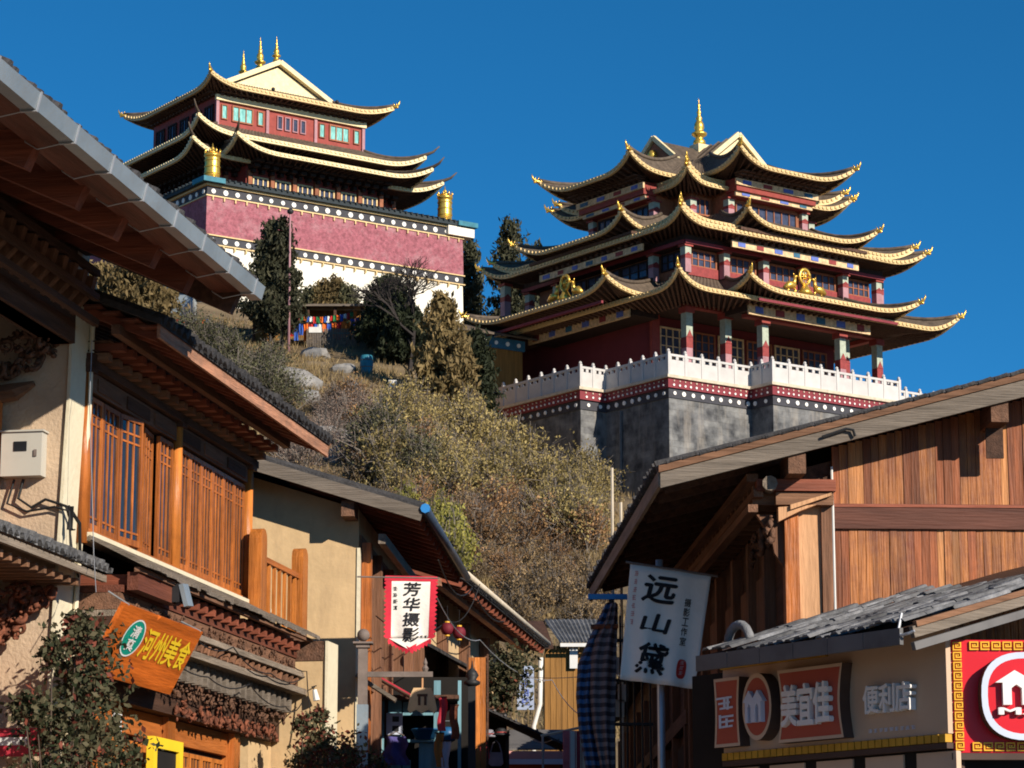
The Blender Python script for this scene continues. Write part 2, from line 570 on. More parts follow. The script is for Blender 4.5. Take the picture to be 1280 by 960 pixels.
def put_marks(mb, surf, x0, x1, y0, y1, seed=1):
    """an unreadable little character: a few strokes"""
    r = random.Random(seed)
    for k in range(3):
        y = lerp(y0, y1, (k + .5) / 3)
        h = (y1 - y0) * .07
        a, b = lerp(x0, x1, r.uniform(0, .25)), lerp(x0, x1, r.uniform(.7, 1))
        mb.add([surf(a, y - h, .004), surf(b, y - h + h * .6, .004), surf(b, y + h + h * .6, .004), surf(a, y + h, .004)], [(0, 1, 2, 3)])
    for k in range(2):
        x = lerp(x0, x1, r.uniform(.2, .8))
        w = (x1 - x0) * .07
        a, b = lerp(y0, y1, r.uniform(0, .25)), lerp(y0, y1, r.uniform(.7, 1))
        mb.add([surf(x - w, a, .005), surf(x + w, a, .005), surf(x + w, b, .005), surf(x - w, b, .005)], [(0, 1, 2, 3)])


def flat_surf(o, ex, ey):
    o, ex, ey = Vector(o), Vector(ex), Vector(ey)
    n = ex.cross(ey).normalized()
    return lambda u, v, h=0: o + ex * u + ey * v + n * h

# ------------------------------------------------------------------ ground, hill, street
PROF_L = [(-400, -3), (-20, -.4), (0, 0), (30, .9), (55, 2.6), (66, 5), (75, 8.6), (80, 10.5), (92, 14), (105, 19), (120, 24.5), (140, 32), (151, 36.6), (158, 37.3), (190, 37.5), (260, 30), (400, 10), (3000, 0)]
PROF_R = [(-400, -3), (-20, -.4), (0, 0), (30, .9), (55, 2.6), (66, 5), (75, 8.4), (80, 10), (92, 13.2), (105, 17), (120, 20.5), (134, 22.5), (190, 24), (260, 22), (400, 10), (3000, 0)]


def interp(P, y):
    for (a, b), (c, d) in zip(P, P[1:]):
        if y <= c:
            return lerp(b, d, max(0, (y - a) / (c - a)))
    return P[-1][1]


def hill(X, Y):
    z = lerp(interp(PROF_L, Y), interp(PROF_R, Y), smooth01((X + 6) / 8))
    far = smooth01((abs(X + 5) - 60) / 80)
    z = lerp(z, min(z, 4), far)
    k = smooth01((Y - 62) / 15) * (1 - smooth01((Y - 149) / 6))
    z += k * (noise.noise((X * .12, Y * .12, 3.1)) * .9 + noise.noise((X * .4, Y * .4, 7.7)) * .35)
    return z


def hill_at(px, py):
    """where the ray through a pixel meets the hill"""
    d = ray(px, py)
    Y = 62.0
    while Y < 175:
        p = Vector((0, 0, CAMZ)) + d * (Y / d.y)
        if p.z <= hill(p.x, p.y): return p
        Y += .4
    return None


xs = [-2500, -900, -400, -200, -120, -90] + [-70 + 1.5 * i for i in range(94)] + [85, 110, 160, 300, 700, 2500]
ys = [-400, -150, -60, -20] + [4 * i for i in range(15)] + [60 + 1.2 * i for i in range(92)] + [175, 190, 210, 240, 290, 400, 800, 1500, 3000]
mb = MB().grid([[(x, y, hill(x, y)) for x in xs] for y in ys])
mb.build('hillside', M_['hill_soil'], smooth=True, kind='structure')

rows = []
for i in range(40):
    y = -15 + i * 1.9
    c = lerp(-1.0, -.2, smooth01((y - 20) / 40))
    w = 3.2 if y < 26 else 1.9
    rows.append([(c + w * (j / 6 * 2 - 1), y, hill(c, y) + .05) for j in range(7)])
MB().grid(rows).build('street', M_['street_stone'], kind='structure')


# ------------------------------------------------------------------ temple roofs
def corner_ornament():
    """gilded upturned beast-head at an eave corner: points along +x, up +z"""
    m = MB()
    m.tube([(-.25, 0, -.05), (0, 0, 0), (.22, 0, .06), (.40, 0, .2), (.52, 0, .42), (.53, 0, .6)], [.12, .17, .15, .10, .06, .015], 7)
    m.tube([(.02, 0, .1), (.0, 0, .28), (-.1, 0, .42)], [.09, .05, .012], 5)
    m.tube([(.22, 0, .1), (.24, 0, .3), (.18, 0, .42)], [.08, .04, .01], 5)
    m.ball((.3, 0, -.03), .12)
    m.ball((-.2, 0, .06), .15)
    return m.mesh('corner_ornament', M_['gold_metal'], True)


ORN = corner_ornament()


def peak_ornament():
    m = MB()
    m.lathe([(.2, -.1), (.24, .05), (.16, .16), (.2, .28), (.22, .38), (.1, .5), (.1, .56), (.03, .75), (.005, .9)], n=8)
    return m.mesh('corner_finial', M_['gold_metal'], True)


PEAK = peak_ornament()


def skirt(root, o, i, ze, zt, lift, body, sides='frbl', free=None, Lc=2.6, sag=.3, trim=.13, near=True, orn='horn', trim_mat='gold_eave', cap=True, spike=None):
    """one tier of hipped eaves. o, i, body: (x0,x1,y0,y1) of the eave tips, the upper edge and the wall below.
    free: corners ('fl','fr','bl','br') whose tips sweep up"""
    free = free or ('fl', 'fr', 'br', 'bl')
    x0, x1, y0, y1 = o
    a0, a1, b0, b1 = i
    c0, c1, d0, d1 = body
    S = {'f': ((x0, y0), (x1, y0), (a0, b0), (a1, b0), (c0, d0), (c1, d0), (0, 1), 'fl', 'fr'),
         'r': ((x1, y0), (x1, y1), (a1, b0), (a1, b1), (c1, d0), (c1, d1), (-1, 0), 'fr', 'br'),
         'b': ((x1, y1), (x0, y1), (a1, b1), (a0, b1), (c1, d1), (c0, d1), (0, -1), 'br', 'bl'),
         'l': ((x0, y1), (x0, y0), (a0, b1), (a0, b0), (c0, d1), (c0, d0), (1, 0), 'bl', 'fl')}
    tiles, tr, so, ra, te = MB(), MB(), MB(), MB(), MB()
    for sd in sides:
        A, B, C, D, E_, F_, n, k0, k1 = S[sd]
        A, B, C, D, E_, F_, n = map(Vector, (A, B, C, D, E_, F_, n))
        L = (B - A).length

        def edge(s, L=L, A=A, B=B, n=n, k0=k0, k1=k1):
            w = 0
            if k0 in free: w = max(w, max(0, 1 - s * L / Lc) ** 2.5)
            if k1 in free: w = max(w, max(0, 1 - (1 - s) * L / Lc) ** 2.5)
            return A.lerp(B, s) + n * sag * (1 - w), lift * w

        nc = max(8, int(L / .17))
        nt = 7
        rows = []
        for t in range(nt + 1):
            t = t / nt
            row = []
            for j in range(nc + 1):
                s = j / nc
                P, lz = edge(s)
                Q = C.lerp(D, s)
                q = P.lerp(Q, t)
                z = ze + (zt - ze) * (.5 * t + .5 * t * t) + lz * (1 - t) ** 2.2 + (.055 if j % 2 else 0) + .04
                row.append((q.x, q.y, z))
            rows.append(row)
        tiles.grid(rows)
        ne = max(10, int(L / .3))
        r = [[], [], [], [], []]
        sf = [[], []]
        for j in range(ne + 1):
            s = j / ne
            P, lz = edge(s)
            po, pi = P - n * .03, P + n * .14
            z = ze + lz
            r[0].append((po.x, po.y, z + .10)); r[1].append((po.x, po.y, z - trim)); r[2].append((pi.x, pi.y, z - trim)); r[3].append((pi.x, pi.y, z + .06)); r[4].append((po.x, po.y, z + .10))
            Q = E_.lerp(F_, s)
            sf[0].append((pi.x, pi.y, z - trim + .08)); sf[1].append((Q.x, Q.y, ze - .12))
        tr.grid(r)
        so.grid(sf)
        for j in range(int(L / .3)):              # round tile ends along the eave
            s = (j + .5) / int(L / .3)
            P, lz = edge(s)
            P2, lz2 = edge(min(1, s + .01))
            e = (B - A).normalized()
            q = P - n * .05
            z = ze + lz
            te.beam((q.x - e.x * .085, q.y - e.y * .085, z - .0), (q.x + e.x * .085, q.y + e.y * .085, z - .0), .08, .12)
        nr = max(4, int(L / .42))
        for j in range(nr):
            s = (j + .5) / nr
            P, lz = edge(s)
            Q = E_.lerp(F_, s)
            P2 = P + n * .16
            if (Q - P2).length < .1: continue
            ra.beam((P2.x, P2.y, ze + lz - trim + .02), (Q.x, Q.y, ze - .2), .1, .12)
    rf = tiles.build('roof', M_['temple_tile'], root)
    tr.build('eave_trim', M_[trim_mat], rf)
    te.build('tile_ends', M_[trim_mat], rf, kind='stuff')
    so.build('soffit', M_['temple_dark'], rf)
    ra.build('rafters', M_['temple_bracket'], rf, kind='stuff')
    if cap: MB().box(a0, a1, b0, b1, zt - .25, zt + .03).build('roof_deck', M_['temple_tile'], rf)
    cc = {'fl': ((x0, y0), (a0, b0)), 'fr': ((x1, y0), (a1, b0)), 'br': ((x1, y1), (a1, b1)), 'bl': ((x0, y1), (a0, b1))}
    for k in free:
        if not ((k[0] == 'f' and 'f' in sides) or (k[0] == 'b' and 'b' in sides)): continue
        P, Q = map(Vector, cc[k])
        pts = []
        d = (P - Q).normalized()
        for t in range(9):
            t = t / 8
            q = P.lerp(Q, t)
            pts.append((q.x, q.y, ze + (zt - ze) * (.5 * t + .5 * t * t) + lift * (1 - t) ** 2.2 + .12))
        if spike:
            e = P + d * .45
            e2 = P + d * .85
            pts = [(e2.x, e2.y, ze + lift + .62), (e.x, e.y, ze + lift + .27)] + pts
            MB().tube(pts, [.03, .08] + [.11] * 9, 6).build('hip_ridge', M_['temple_tile'], rf, True)
        else:
            MB().tube(pts, .11, 6).build('hip_ridge', M_['temple_tile'], rf, True)
            ang = math.atan2(d.y, d.x)
            obj('corner_ornament', ORN, rf, loc=(P.x, P.y, ze + lift + .02), rot=(0, 0, ang), scale=.72)
    return rf


def ring(root, name, m, b, z0, z1, th=.3):
    x0, x1, y0, y1 = b
    MB().box(x0, x1, y0, y0 + th, z0, z1).box(x0, x0 + th, y0 + th, y1 - th, z0, z1).box(x1 - th, x1, y0 + th, y1 - th, z0, z1).box(x0, x1, y1 - th, y1, z0, z1).build(name, M_[m], root)


def grow(b, d):
    return (b[0] - d, b[1] + d, b[2] - d, b[3] + d)


def brackets(root, b, z0, z1, step=.62, m='temple_bracket', sides='fl', out=.55):
    """rows of stepped bracket sets under the eaves, one part per face"""
    x0, x1, y0, y1 = b
    for sd in sides:
        q = MB()
        if sd == 'f': n, L = (0, -1), x1 - x0
        elif sd == 'l': n, L = (-1, 0), y1 - y0
        else: n, L = (1, 0), y1 - y0
        k = max(2, int(L / step))
        for j in range(k):
            s = (j + .5) / k * L
            for lv in range(3):
                zz0, zz1 = lerp(z0, z1, lv / 3), lerp(z0, z1, (lv + .8) / 3)
                w, d = .12 + .07 * lv, out * (lv + 1) / 3
                if sd == 'f': q.box(x0 + s - w, x0 + s + w, y0 - d, y0 + .02, zz0, zz1)
                elif sd == 'l': q.box(x0 - d, x0 + .02, y0 + s - w, y0 + s + w, zz0, zz1)
                else: q.box(x1 - .02, x1 + d, y0 + s - w, y0 + s + w, zz0, zz1)
        q.build('brackets', M_[m], root, kind='stuff')


def painted_beam(root, face, a0, a1, c, z0, z1, seed=1, base='panel_cream'):
    """long painted board with coloured fields, on face 'f' (y=c) or 'l' (x=c)"""
    r = random.Random(seed)
    def bx(s0, s1, d0, d1, za, zb):
        q = MB()
        if face == 'f': q.box(s0, s1, c - d1, c - d0, za, zb)
        elif face == 'l': q.box(c - d1, c - d0, s0, s1, za, zb)
        else: q.box(c + d0, c + d1, s0, s1, za, zb)
        return q
    bd = bx(a0, a1, 0, .12, z0, z1).build('painted_beam', M_[base], root)
    n = max(2, int((a1 - a0) / 1.3))
    h = (z1 - z0)
    for k in range(n):
        s = lerp(a0, a1, (k + .5) / n)
        w = (a1 - a0) / n * r.uniform(.17, .24)
        col = ['panel_blue', 'panel_red', 'panel_blue', 'panel_teal'][k % 4]
        bx(s - w, s + w, .12, .15, z0 + h * .2, z1 - h * .2).build('painted_field', M_[col], bd)


def temple_column(root, x, y, z0, z1, w=.42):
    h = z1 - z0
    c = MB().box(x - w / 2, x + w / 2, y - w / 2, y + w / 2, z0, z0 + h * .50).build('column', M_['column_mauve'], root)
    a = w / 2 + .01
    MB().box(x - a, x + a, y - a, y + a, z0 + h * .50, z0 + h * .63).prism([(x - a, y - a - .004, z0 + h * .63), (x, y - a - .004, z0 + h * .72), (x + a, y - a - .004, z0 + h * .63)], (0, -.02, 0)).build('painted_lotus', M_['panel_red'], c)
    MB().box(x - a + .003, x + a - .003, y - a + .003, y + a - .003, z0 + h * .63, z0 + h * .93).build('painted_capital', M_['column_mint'], c)
    MB().box(x - w * .72, x + w * .72, y - w * .72, y + w * .72, z0 + h * .93, z1).build('capital_block', M_['temple_red'], c)


def lattice_window(root, face, s0, s1, c, z0, z1, nx=4, nz=3, pane='window_blue', frame='temple_redbrown', t=.07, d=.1):
    def bx(q, u0, u1, d0, d1, za, zb):
        if face == 'f': q.box(u0, u1, c - d1, c - d0, za, zb)
        elif face == 'l': q.box(c - d1, c - d0, u0, u1, za, zb)
        else: q.box(c + d0, c + d1, u0, u1, za, zb)
        return q
    q = MB()
    bx(q, s0, s0 + t * 1.3, .02, d, z0, z1)
    bx(q, s1 - t * 1.3, s1, .02, d, z0, z1)
    bx(q, s0 + t * 1.3, s1 - t * 1.3, .02, d, z0, z0 + t * 1.3)
    bx(q, s0 + t * 1.3, s1 - t * 1.3, .02, d, z1 - t * 1.3, z1)
    for k in range(1, nx):
        u = lerp(s0, s1, k / nx)
        bx(q, u - t / 2, u + t / 2, .02, d - .015, z0 + t * 1.3, z1 - t * 1.3)
    for k in range(1, nz):
        u = lerp(z0, z1, k / nz)
        bx(q, s0 + t * 1.3, s1 - t * 1.3, .02, d - .03, u - t * .35, u + t * .35)
    w = q.build('window', M_[frame], root)
    bx(MB(), s0 + .02, s1 - .02, 0.003, .03, z0 + .02, z1 - .02).build('pane', M_[pane], w)
    return w


def offset_poly(P, d):
    n = len(P)
    out = []
    for i in range(n):
        a, b, c = Vector(P[i - 1]), Vector(P[i]), Vector(P[(i + 1) % n])
        e0, e1 = (b - a).normalized(), (c - b).normalized()
        n0, n1 = Vector((e0.y, -e0.x)), Vector((e1.y, -e1.x))
        out.append((b.x + (n0.x + n1.x) * d, b.y + (n0.y + n1.y) * d))
    return out


def dots(P, d, z, step, r, edges, name, m, root):
    """white discs standing proud of a band that follows the outline P"""
    q = MB()
    n = len(P)
    rd = random.Random(len(name) + int(step * 100))
    r0 = r
    for i in edges:
        a, b = Vector(P[i]), Vector(P[(i + 1) % n])
        e = (b - a)
        L = e.length
        e.normalize()
        nn = Vector((e.y, -e.x))
        k = max(1, int(L / step))
        for j in range(k):
            r = r0 * rd.uniform(.82, 1.1)
            c = a + e * (L * (j + .5 + rd.uniform(-.06, .06)) / k) + nn * d
            ring1 = []
            for h in (-.02, .05):
                for t in range(8):
                    an = 2 * math.pi * t / 8
                    w = c + e * (math.cos(an) * r) + nn * h
                    ring1.append((w.x, w.y, z + math.sin(an) * r))
            q.add(ring1, [tuple(range(8, 16))] + [(t, (t + 1) % 8, (t + 1) % 8 + 8, t + 8) for t in range(8)])
    q.build(name, M_[m], root, kind='stuff')

# ------------------------------------------------------------------ the right-hand temple on its stone terrace
RTF = Frame(10.73, 150, 36.23)
ZT = 29.6                                     # terrace floor
POD = [(-10, -9.1), (-4.4, -9.1), (-4.4, -10.8), (4.6, -10.8), (4.6, -9.1), (10, -9.1), (10, -4), (11.7, -4), (11.7, 4), (10, 4), (10, 9.1), (-10, 9.1), (-10, 4), (-11.7, 4), (-11.7, -3.9), (-10, -3.9)]
VIS = [0, 1, 2, 3, 4, 5, 11, 12, 13, 14, 15]
tr = thing('stone_terrace', 'grey stone terrace with white marble balustrade under the three tiered temple', 'terrace', M=RTF.M)
MB().prism([(x, y, 17) for x, y in POD], (0, 0, 28.45 - 17)).build('stone_wall', M_['terrace_stone'], tr)
MB().prism([(x, y, 28.45) for x, y in offset_poly(POD, .06)], (0, 0, .5)).build('dark_band', M_['band_dark'], tr)
MB().prism([(x, y, 28.95) for x, y in offset_poly(POD, .18)], (0, 0, .5)).build('red_band', M_['band_red'], tr)
MB().prism([(x, y, 29.45) for x, y in offset_poly(POD, .32)], (0, 0, .15)).build('coping', M_['terrace_coping'], tr)
dots(POD, .06, 28.7, .62, .12, VIS, 'white_dots', 'dot_white', tr)
dots(POD, .18, 29.1, .36, .06, VIS, 'small_white_dots', 'dot_white', tr)
dots(POD, .18, 29.32, .36, .045, VIS, 'small_pale_dots', 'terrace_coping', tr)
# drain stains are real pipes: one rainwater pipe on the shaded face
MB().tube([(-10.08, -5.2, 28.3), (-10.08, -5.2, 18)], .09, 6).build('drain_pipe', M_['grey_gutter'], tr)

post_me = MB().box(-.08, .08, -.08, .08, 0, 1.25).lathe([(.06, 1.25), (.085, 1.28), (.08, 1.35), (.03, 1.40)], n=6).mesh('balustrade_post', M_['marble'])
pan_cache = {}
PB = offset_poly(POD, .05)
for i in VIS:
    a, b = Vector(PB[i]), Vector(PB[(i + 1) % len(PB)])
    e = b - a
    L = e.length
    e.normalize()
    k = max(1, round(L / 1.12))
    st = L / k
    ang = math.atan2(e.y, e.x)
    for j in range(k):
        c = a + e * (j * st)
        obj('balustrade_post', post_me, tr, loc=(c.x, c.y, ZT), rot=(0, 0, ang))
        key = round(st, 2)
        if key not in pan_cache:
            h = key / 2 - .085
            pan_cache[key] = MB().box(-h, h, -.05, .05, .02, .84).box(-h, h, -.07, .07, 1.02, 1.14).box(-.09, .09, -.05, .05, .845, 1.018).box(-h, -h + .1, -.05, .05, .845, 1.018).box(h - .1, h, -.05, .05, .845, 1.018).mesh('balustrade_panel', M_['marble'])
        c = a + e * ((j + .5) * st)
        obj('balustrade_panel', pan_cache[key], tr, loc=(c.x, c.y, ZT), rot=(0, 0, ang))

rt = thing('hill_temple', 'dark red temple with three gold edged tiers of upturned eaves on the stone terrace', 'temple', M=RTF.M)
# storey 1: closed red hall with a columned porch along the front
B1 = (-6.9, 6.9, -6.9, 8.6)
z1 = 33.5
MB().box(-6.7, 6.7, -3.6, 8.6, ZT, 34.2).build('hall_wall', M_['deep_red_wall'], rt)
MB().box(-6.95, -6.701, -3.85, 8.6, ZT, 34.2).build('side_wall', M_['deep_red_wall'], rt)
MB().box(-6.95, -6.4, -4.05, -3.601, ZT, 34.2).build('corner_pier', M_['temple_red'], rt)
for k in range(6):
    a = lerp(-6.2, 6.2, k / 6)
    lattice_window(rt, 'f', a + .1, a + 1.95, -3.6, ZT + .5, 33.7, 4, 7, frame='panel_cream' if k % 2 == 0 else 'temple_redbrown')
for x, y in ((-6.9, -6.9), (-4.2, -6.9), (-2.9, -8.4), (2.7, -8.4), (4.4, -6.9), (6.9, -6.9)):
    temple_column(rt, x, y, ZT, 34.0 if y > -8 else 33.55)
for x, y in ((6.9, -2.5), (6.9, 2), (6.9, 6.5)): temple_column(rt, x, y, ZT, 34.0)
for q_ in ((-7.15, -3.4, -7.12, -6.7), (4.0, 7.15, -7.12, -6.7), (6.7, 7.12, -6.69, 7)): MB().box(*q_, 34.0, 34.22).build('lintel', M_['temple_red'], rt)
MB().box(-4.2, 4.2, -8.6, -8.2, 33.55, 33.75).build('porch_lintel', M_['temple_red'], rt)
painted_beam(rt, 'f', -4.4, 4.4, -8.9, 33.62, 34.2, 3)
MB().box(-4.5, 4.5, -8.9, -6.9, 33.78, 34.4).build('porch_ceiling', M_['temple_dark'], rt)
painted_beam(rt, 'l', -4.4, 4.6, -8.7, 33.72, 34.25, 4)
MB().box(-8.7, -6.95, -4.6, 4.6, 33.8, 34.4).build('bay_ceiling', M_['temple_dark'], rt)
MB().box(-7.0, 7.0, -7.0, 8.5, 34.23, 34.5).build('eave_core', M_['temple_dark'], rt)
brackets(rt, (-4.4, 4.4, -8.9, -6.9), 34.22, 34.5, .55, out=.9, sides='f')
L1 = 34.45
sk1 = skirt(rt, (-10.14, 10.14, -10.14, 10.14), (-6.6, 6.6, -6.6, 6.6), L1 - .15, 35.85, .85, (-7.2, 7.2, -7.2, 7.2))
sk1w = skirt(rt, (-6.1, 6.1, -11.1, -3), (-4.2, 4.2, -6.85, -3), L1 + .12, 36.0, .66, (-4.7, 4.7, -9.2, -3), 'frl', ('fl', 'fr'), Lc=3.2)
skirt(rt, (-11.9, -3, -6.3, 6.3), (-6.85, -3, -4.2, 4.2), L1 + .12, 36.0, .66, (-9.2, -3, -4.7, 4.7), 'lfb', ('fl', 'bl'), Lc=3.2)
# red string under the gilded wing eaves
MB().box(-5.0, 5.0, -10.55, -10.42, L1 - .47, L1 - .33).build('eave_purlin', M_['band_red'], rt)
MB().box(-11.3, -11.17, -5.2, 5.2, L1 - .47, L1 - .33).build('eave_purlin', M_['band_red'], rt)
# storey 2
b2 = 6.55
MB().box(-b2, b2, -b2, b2, 35.3, 38.6).build('upper_wall', M_['temple_redbrown'], rt)
c2 = 6.85
for x in (-6.95, -4.25, -1.45, 1.45, 4.4, 6.95): temple_column(rt, x, -6.95, 35.9, 37.4, .4)
for y in (-4.25, 4.3, 6.95): temple_column(rt, -6.95, y, 35.9, 37.4, .4)
cols = [-6.95, -4.25, -1.45, 1.45, 4.4, 6.95]
for u, v in zip(cols, cols[1:]):
    lattice_window(rt, 'f', u + .28, v - .28, -b2, 36.4, 37.35, 5, 2)
    MB().box(u + .25, v - .25, -b2 - .16, -b2 - .003, 35.9, 36.42).build('parapet_panel', M_['panel_red'], rt)
for u, v in ((-6.6, -4.5), (-4.0, -1), (-.9, 2), (2.1, 4.1)):
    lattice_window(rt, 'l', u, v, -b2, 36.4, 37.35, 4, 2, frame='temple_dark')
# open corner galleries: free posts out at the far right and far left corners
for x, y in ((8.1, -5.9), (-7.9, 8.0)): temple_column(rt, x, y, 35.9, 38.0, .42)
MB().box(-7.2, 7.2, -7.2, 7.2, 37.42, 38.5).build('upper_eave_core', M_['temple_dark'], rt)
painted_beam(rt, 'f', -4.6, 4.6, -7.9, 37.45, 37.82, 7)
painted_beam(rt, 'l', -4.6, 4.6, -7.9, 37.45, 37.82, 8)
MB().box(-4.6, 4.6, -7.9, -7.2, 37.83, 38.3).build('beam_core', M_['temple_dark'], rt)
MB().box(-7.9, -7.2, -4.6, 4.6, 37.83, 38.3).build('beam_core', M_['temple_dark'], rt)
MB().box(-7.25, 7.25, -7.32, -7.201, 37.42, 37.62).box(-7.32, -7.201, -7.2, 7.25, 37.42, 37.62).build('eave_string', M_['band_red'], rt)
brackets(rt, (-4.6, 4.6, -7.85, 0), 37.85, 38.45, .5, out=.9, sides='f')
brackets(rt, (-7.85, 0, -4.6, 4.6), 37.85, 38.45, .5, out=.9, sides='l')
L2 = 38.25
skirt(rt, (-8.92, 8.92, -8.92, 8.92), (-4.9, 4.9, -4.9, 4.9), L2 - .1, 39.6, .72, (-7.1, 7.1, -7.1, 7.1))
skirt(rt, (-8.45, 8.45, -8.45, 8.45), (-4.9, 4.9, -4.9, 4.9), L2 + .3, 39.75, .68, (-7, 7, -7, 7), trim=.22)
skirt(rt, (-4.72, 4.72, -9.44, -3), (-3.3, 3.3, -5.6, -3), L2 + .33, 40.0, .8, (-4.4, 4.4, -7.5, -3), 'frl', ('fl', 'fr'), Lc=2.9)
skirt(rt, (-9.6, -3, -4.82, 4.82), (-5.6, -3, -3.3, 3.3), L2 + .33, 40.0, .8, (-7.5, -3, -4.4, 4.4), 'lfb', ('fl', 'bl'), Lc=2.9)
# storey 3
MB().box(-4.3, 4.3, -4.3, 4.3, 39.2, 42.2).build('top_wall', M_['temple_redbrown'], rt)
MB().box(-2.8, 2.8, -5.55, -4.3, 39.5, 42.2).build('front_bay', M_['temple_redbrown'], rt)
MB().box(-5.55, -4.3, -2.8, 2.8, 39.5, 42.2).build('side_bay', M_['temple_redbrown'], rt)
lattice_window(rt, 'f', -2.25, 2.25, -5.55, 39.95, 40.85, 8, 1, pane='window_blue')
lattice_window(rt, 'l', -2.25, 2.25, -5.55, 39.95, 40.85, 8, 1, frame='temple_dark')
lattice_window(rt, 'f', -4.1, -3.0, -4.3, 40.1, 41.1, 3, 1)
lattice_window(rt, 'f', 3.0, 4.1, -4.3, 40.1, 41.1, 3, 1)
for x, y in ((-2.7, -5.6), (2.7, -5.6), (-4.35, -4.35), (4.35, -4.35)): temple_column(rt, x, y, 39.7, 40.95, .42)
for y in (-2.7, 2.7): temple_column(rt, -5.6, y, 39.7, 40.95, .42)
painted_beam(rt, 'f', -3.0, 3.0, -6.5, 41.5, 41.85, 11)
painted_beam(rt, 'f', -2.8, 2.8, -6.2, 40.97, 41.2, 12)
painted_beam(rt, 'l', -3.0, 3.0, -6.5, 41.5, 41.85, 13)
painted_beam(rt, 'l', -2.8, 2.8, -6.2, 40.97, 41.2, 14)
MB().box(-2.9, 2.9, -6.5, -5.56, 41.21, 41.9).build('beam_core', M_['temple_red'], rt)
MB().box(-6.5, -5.56, -2.9, 2.9, 41.21, 41.9).build('beam_core', M_['temple_red'], rt)
MB().box(-2.8, 2.8, -6.2, -5.56, 40.98, 41.2).build('lower_beam_core', M_['temple_red'], rt)
MB().box(-6.2, -5.56, -2.8, 2.8, 40.98, 41.2).build('lower_beam_core', M_['temple_red'], rt)
brackets(rt, (-3, 3, -6.45, 0), 41.88, 42.2, .45, out=.8, sides='f')
brackets(rt, (-6.45, 0, -3, 3), 41.88, 42.2, .45, out=.8, sides='l')
L3 = 41.55
skirt(rt, (-6.07, 6.07, -6.07, 6.07), (-3.2, 3.2, -3.2, 3.2), L3 - .1, 43.3, .75, (-4.5, 4.5, -4.5, 4.5), Lc=2.2)
skirt(rt, (-5.75, 5.75, -5.75, 5.75), (-3.2, 3.2, -3.2, 3.2), L3 + .3, 43.4, .7, (-4.5, 4.5, -4.5, 4.5), Lc=2.2, trim=.2)
skirt(rt, (-4.2, 4.2, -8.3, -2), (-2.1, 2.1, -3.4, -2), L3 + .7, 44.0, .85, (-2.9, 2.9, -5.7, -2), 'frl', ('fl', 'fr'), Lc=3.0)
skirt(rt, (-8.45, -2, -4.1, 4.1), (-3.4, -2, -2.1, 2.1), L3 + .7, 44.0, .85, (-5.7, -2, -2.9, 2.9), 'lfb', ('fl', 'bl'), Lc=3.0)
skirt(rt, (2, 8.0, -3.9, 3.9), (2, 3.4, -2.1, 2.1), L3 + .45, 44.0, .9, (2, 5.7, -2.9, 2.9), 'rfb', ('fr', 'br'), Lc=2.6)
# cross gables and spire
gb = MB()
gb.prism([(-1.9, -3.3, 43.9), (1.9, -3.3, 43.9), (0, -3.3, 45.5)], (0, 6.6, 0))
gb.prism([(-3.3, -1.9, 43.9), (-3.3, 0, 45.49), (-3.3, 1.9, 43.9)], (6.6, 0, 0))
gr = gb.build('gable_roof', M_['temple_tile'], rt)
for k in range(9):
    for sgn in (-1, 1):
        y = -3.1 + k * .7
        MB().tube([(sgn * 1.9, y, 43.97), (0, y, 45.56)], .06, 5).build('tile_rib', M_['temple_tile'], gr)
for nm, fn in (('f', lambda u, d, z: (u, -3.3 - d, z)), ('l', lambda u, d, z: (-3.3 - d, -u, z))):
    bg = MB()
    bg.beam(fn(-2.15, .1, 43.85), fn(0, .1, 45.62), .2, .26)
    bg.beam(fn(2.15, .1, 43.85), fn(0, .1, 45.62), .2, .26)
    bg.build('bargeboard', M_['pale_gold'], gr)
    MB().add([fn(-1.6, .05, 44.0), fn(1.6, .05, 44.0), fn(0, .05, 45.3)], [(0, 1, 2)] if nm == 'f' else [(2, 1, 0)]).build('gable_panel', M_['pale_gold' if nm == 'f' else 'temple_redbrown'], gr)
    c = fn(0, .18, 44.55)
    MB().ball(c, .3, sq=(1, 1, 1.1)).build('gable_boss', M_['gold_metal'], gr, True)


def spire(root, c, h, name='spire'):
    P = [(.30, 0), (.34, .04), (.30, .10), (.20, .13), (.22, .17), (.40, .21), (.42, .25), (.24, .29), (.22, .32), (.27, .36), (.25, .44), (.17, .50), (.13, .53), (.19, .56), (.11, .60), (.09, .66), (.13, .69), (.07, .73), (.06, .80), (.085, .83), (.035, .87), (.02, .95), (.004, 1)]
    k = h / 2.6
    return MB().lathe([(r * k, z * h) for r, z in P], c, 14).build(name, M_['gold_metal'], root, True)


MB().box(-.4, .4, -.4, .4, 45.2, 45.75).build('spire_base', M_['pale_gold'], rt)
spire(rt, (0, 0, 45.75), 2.85)


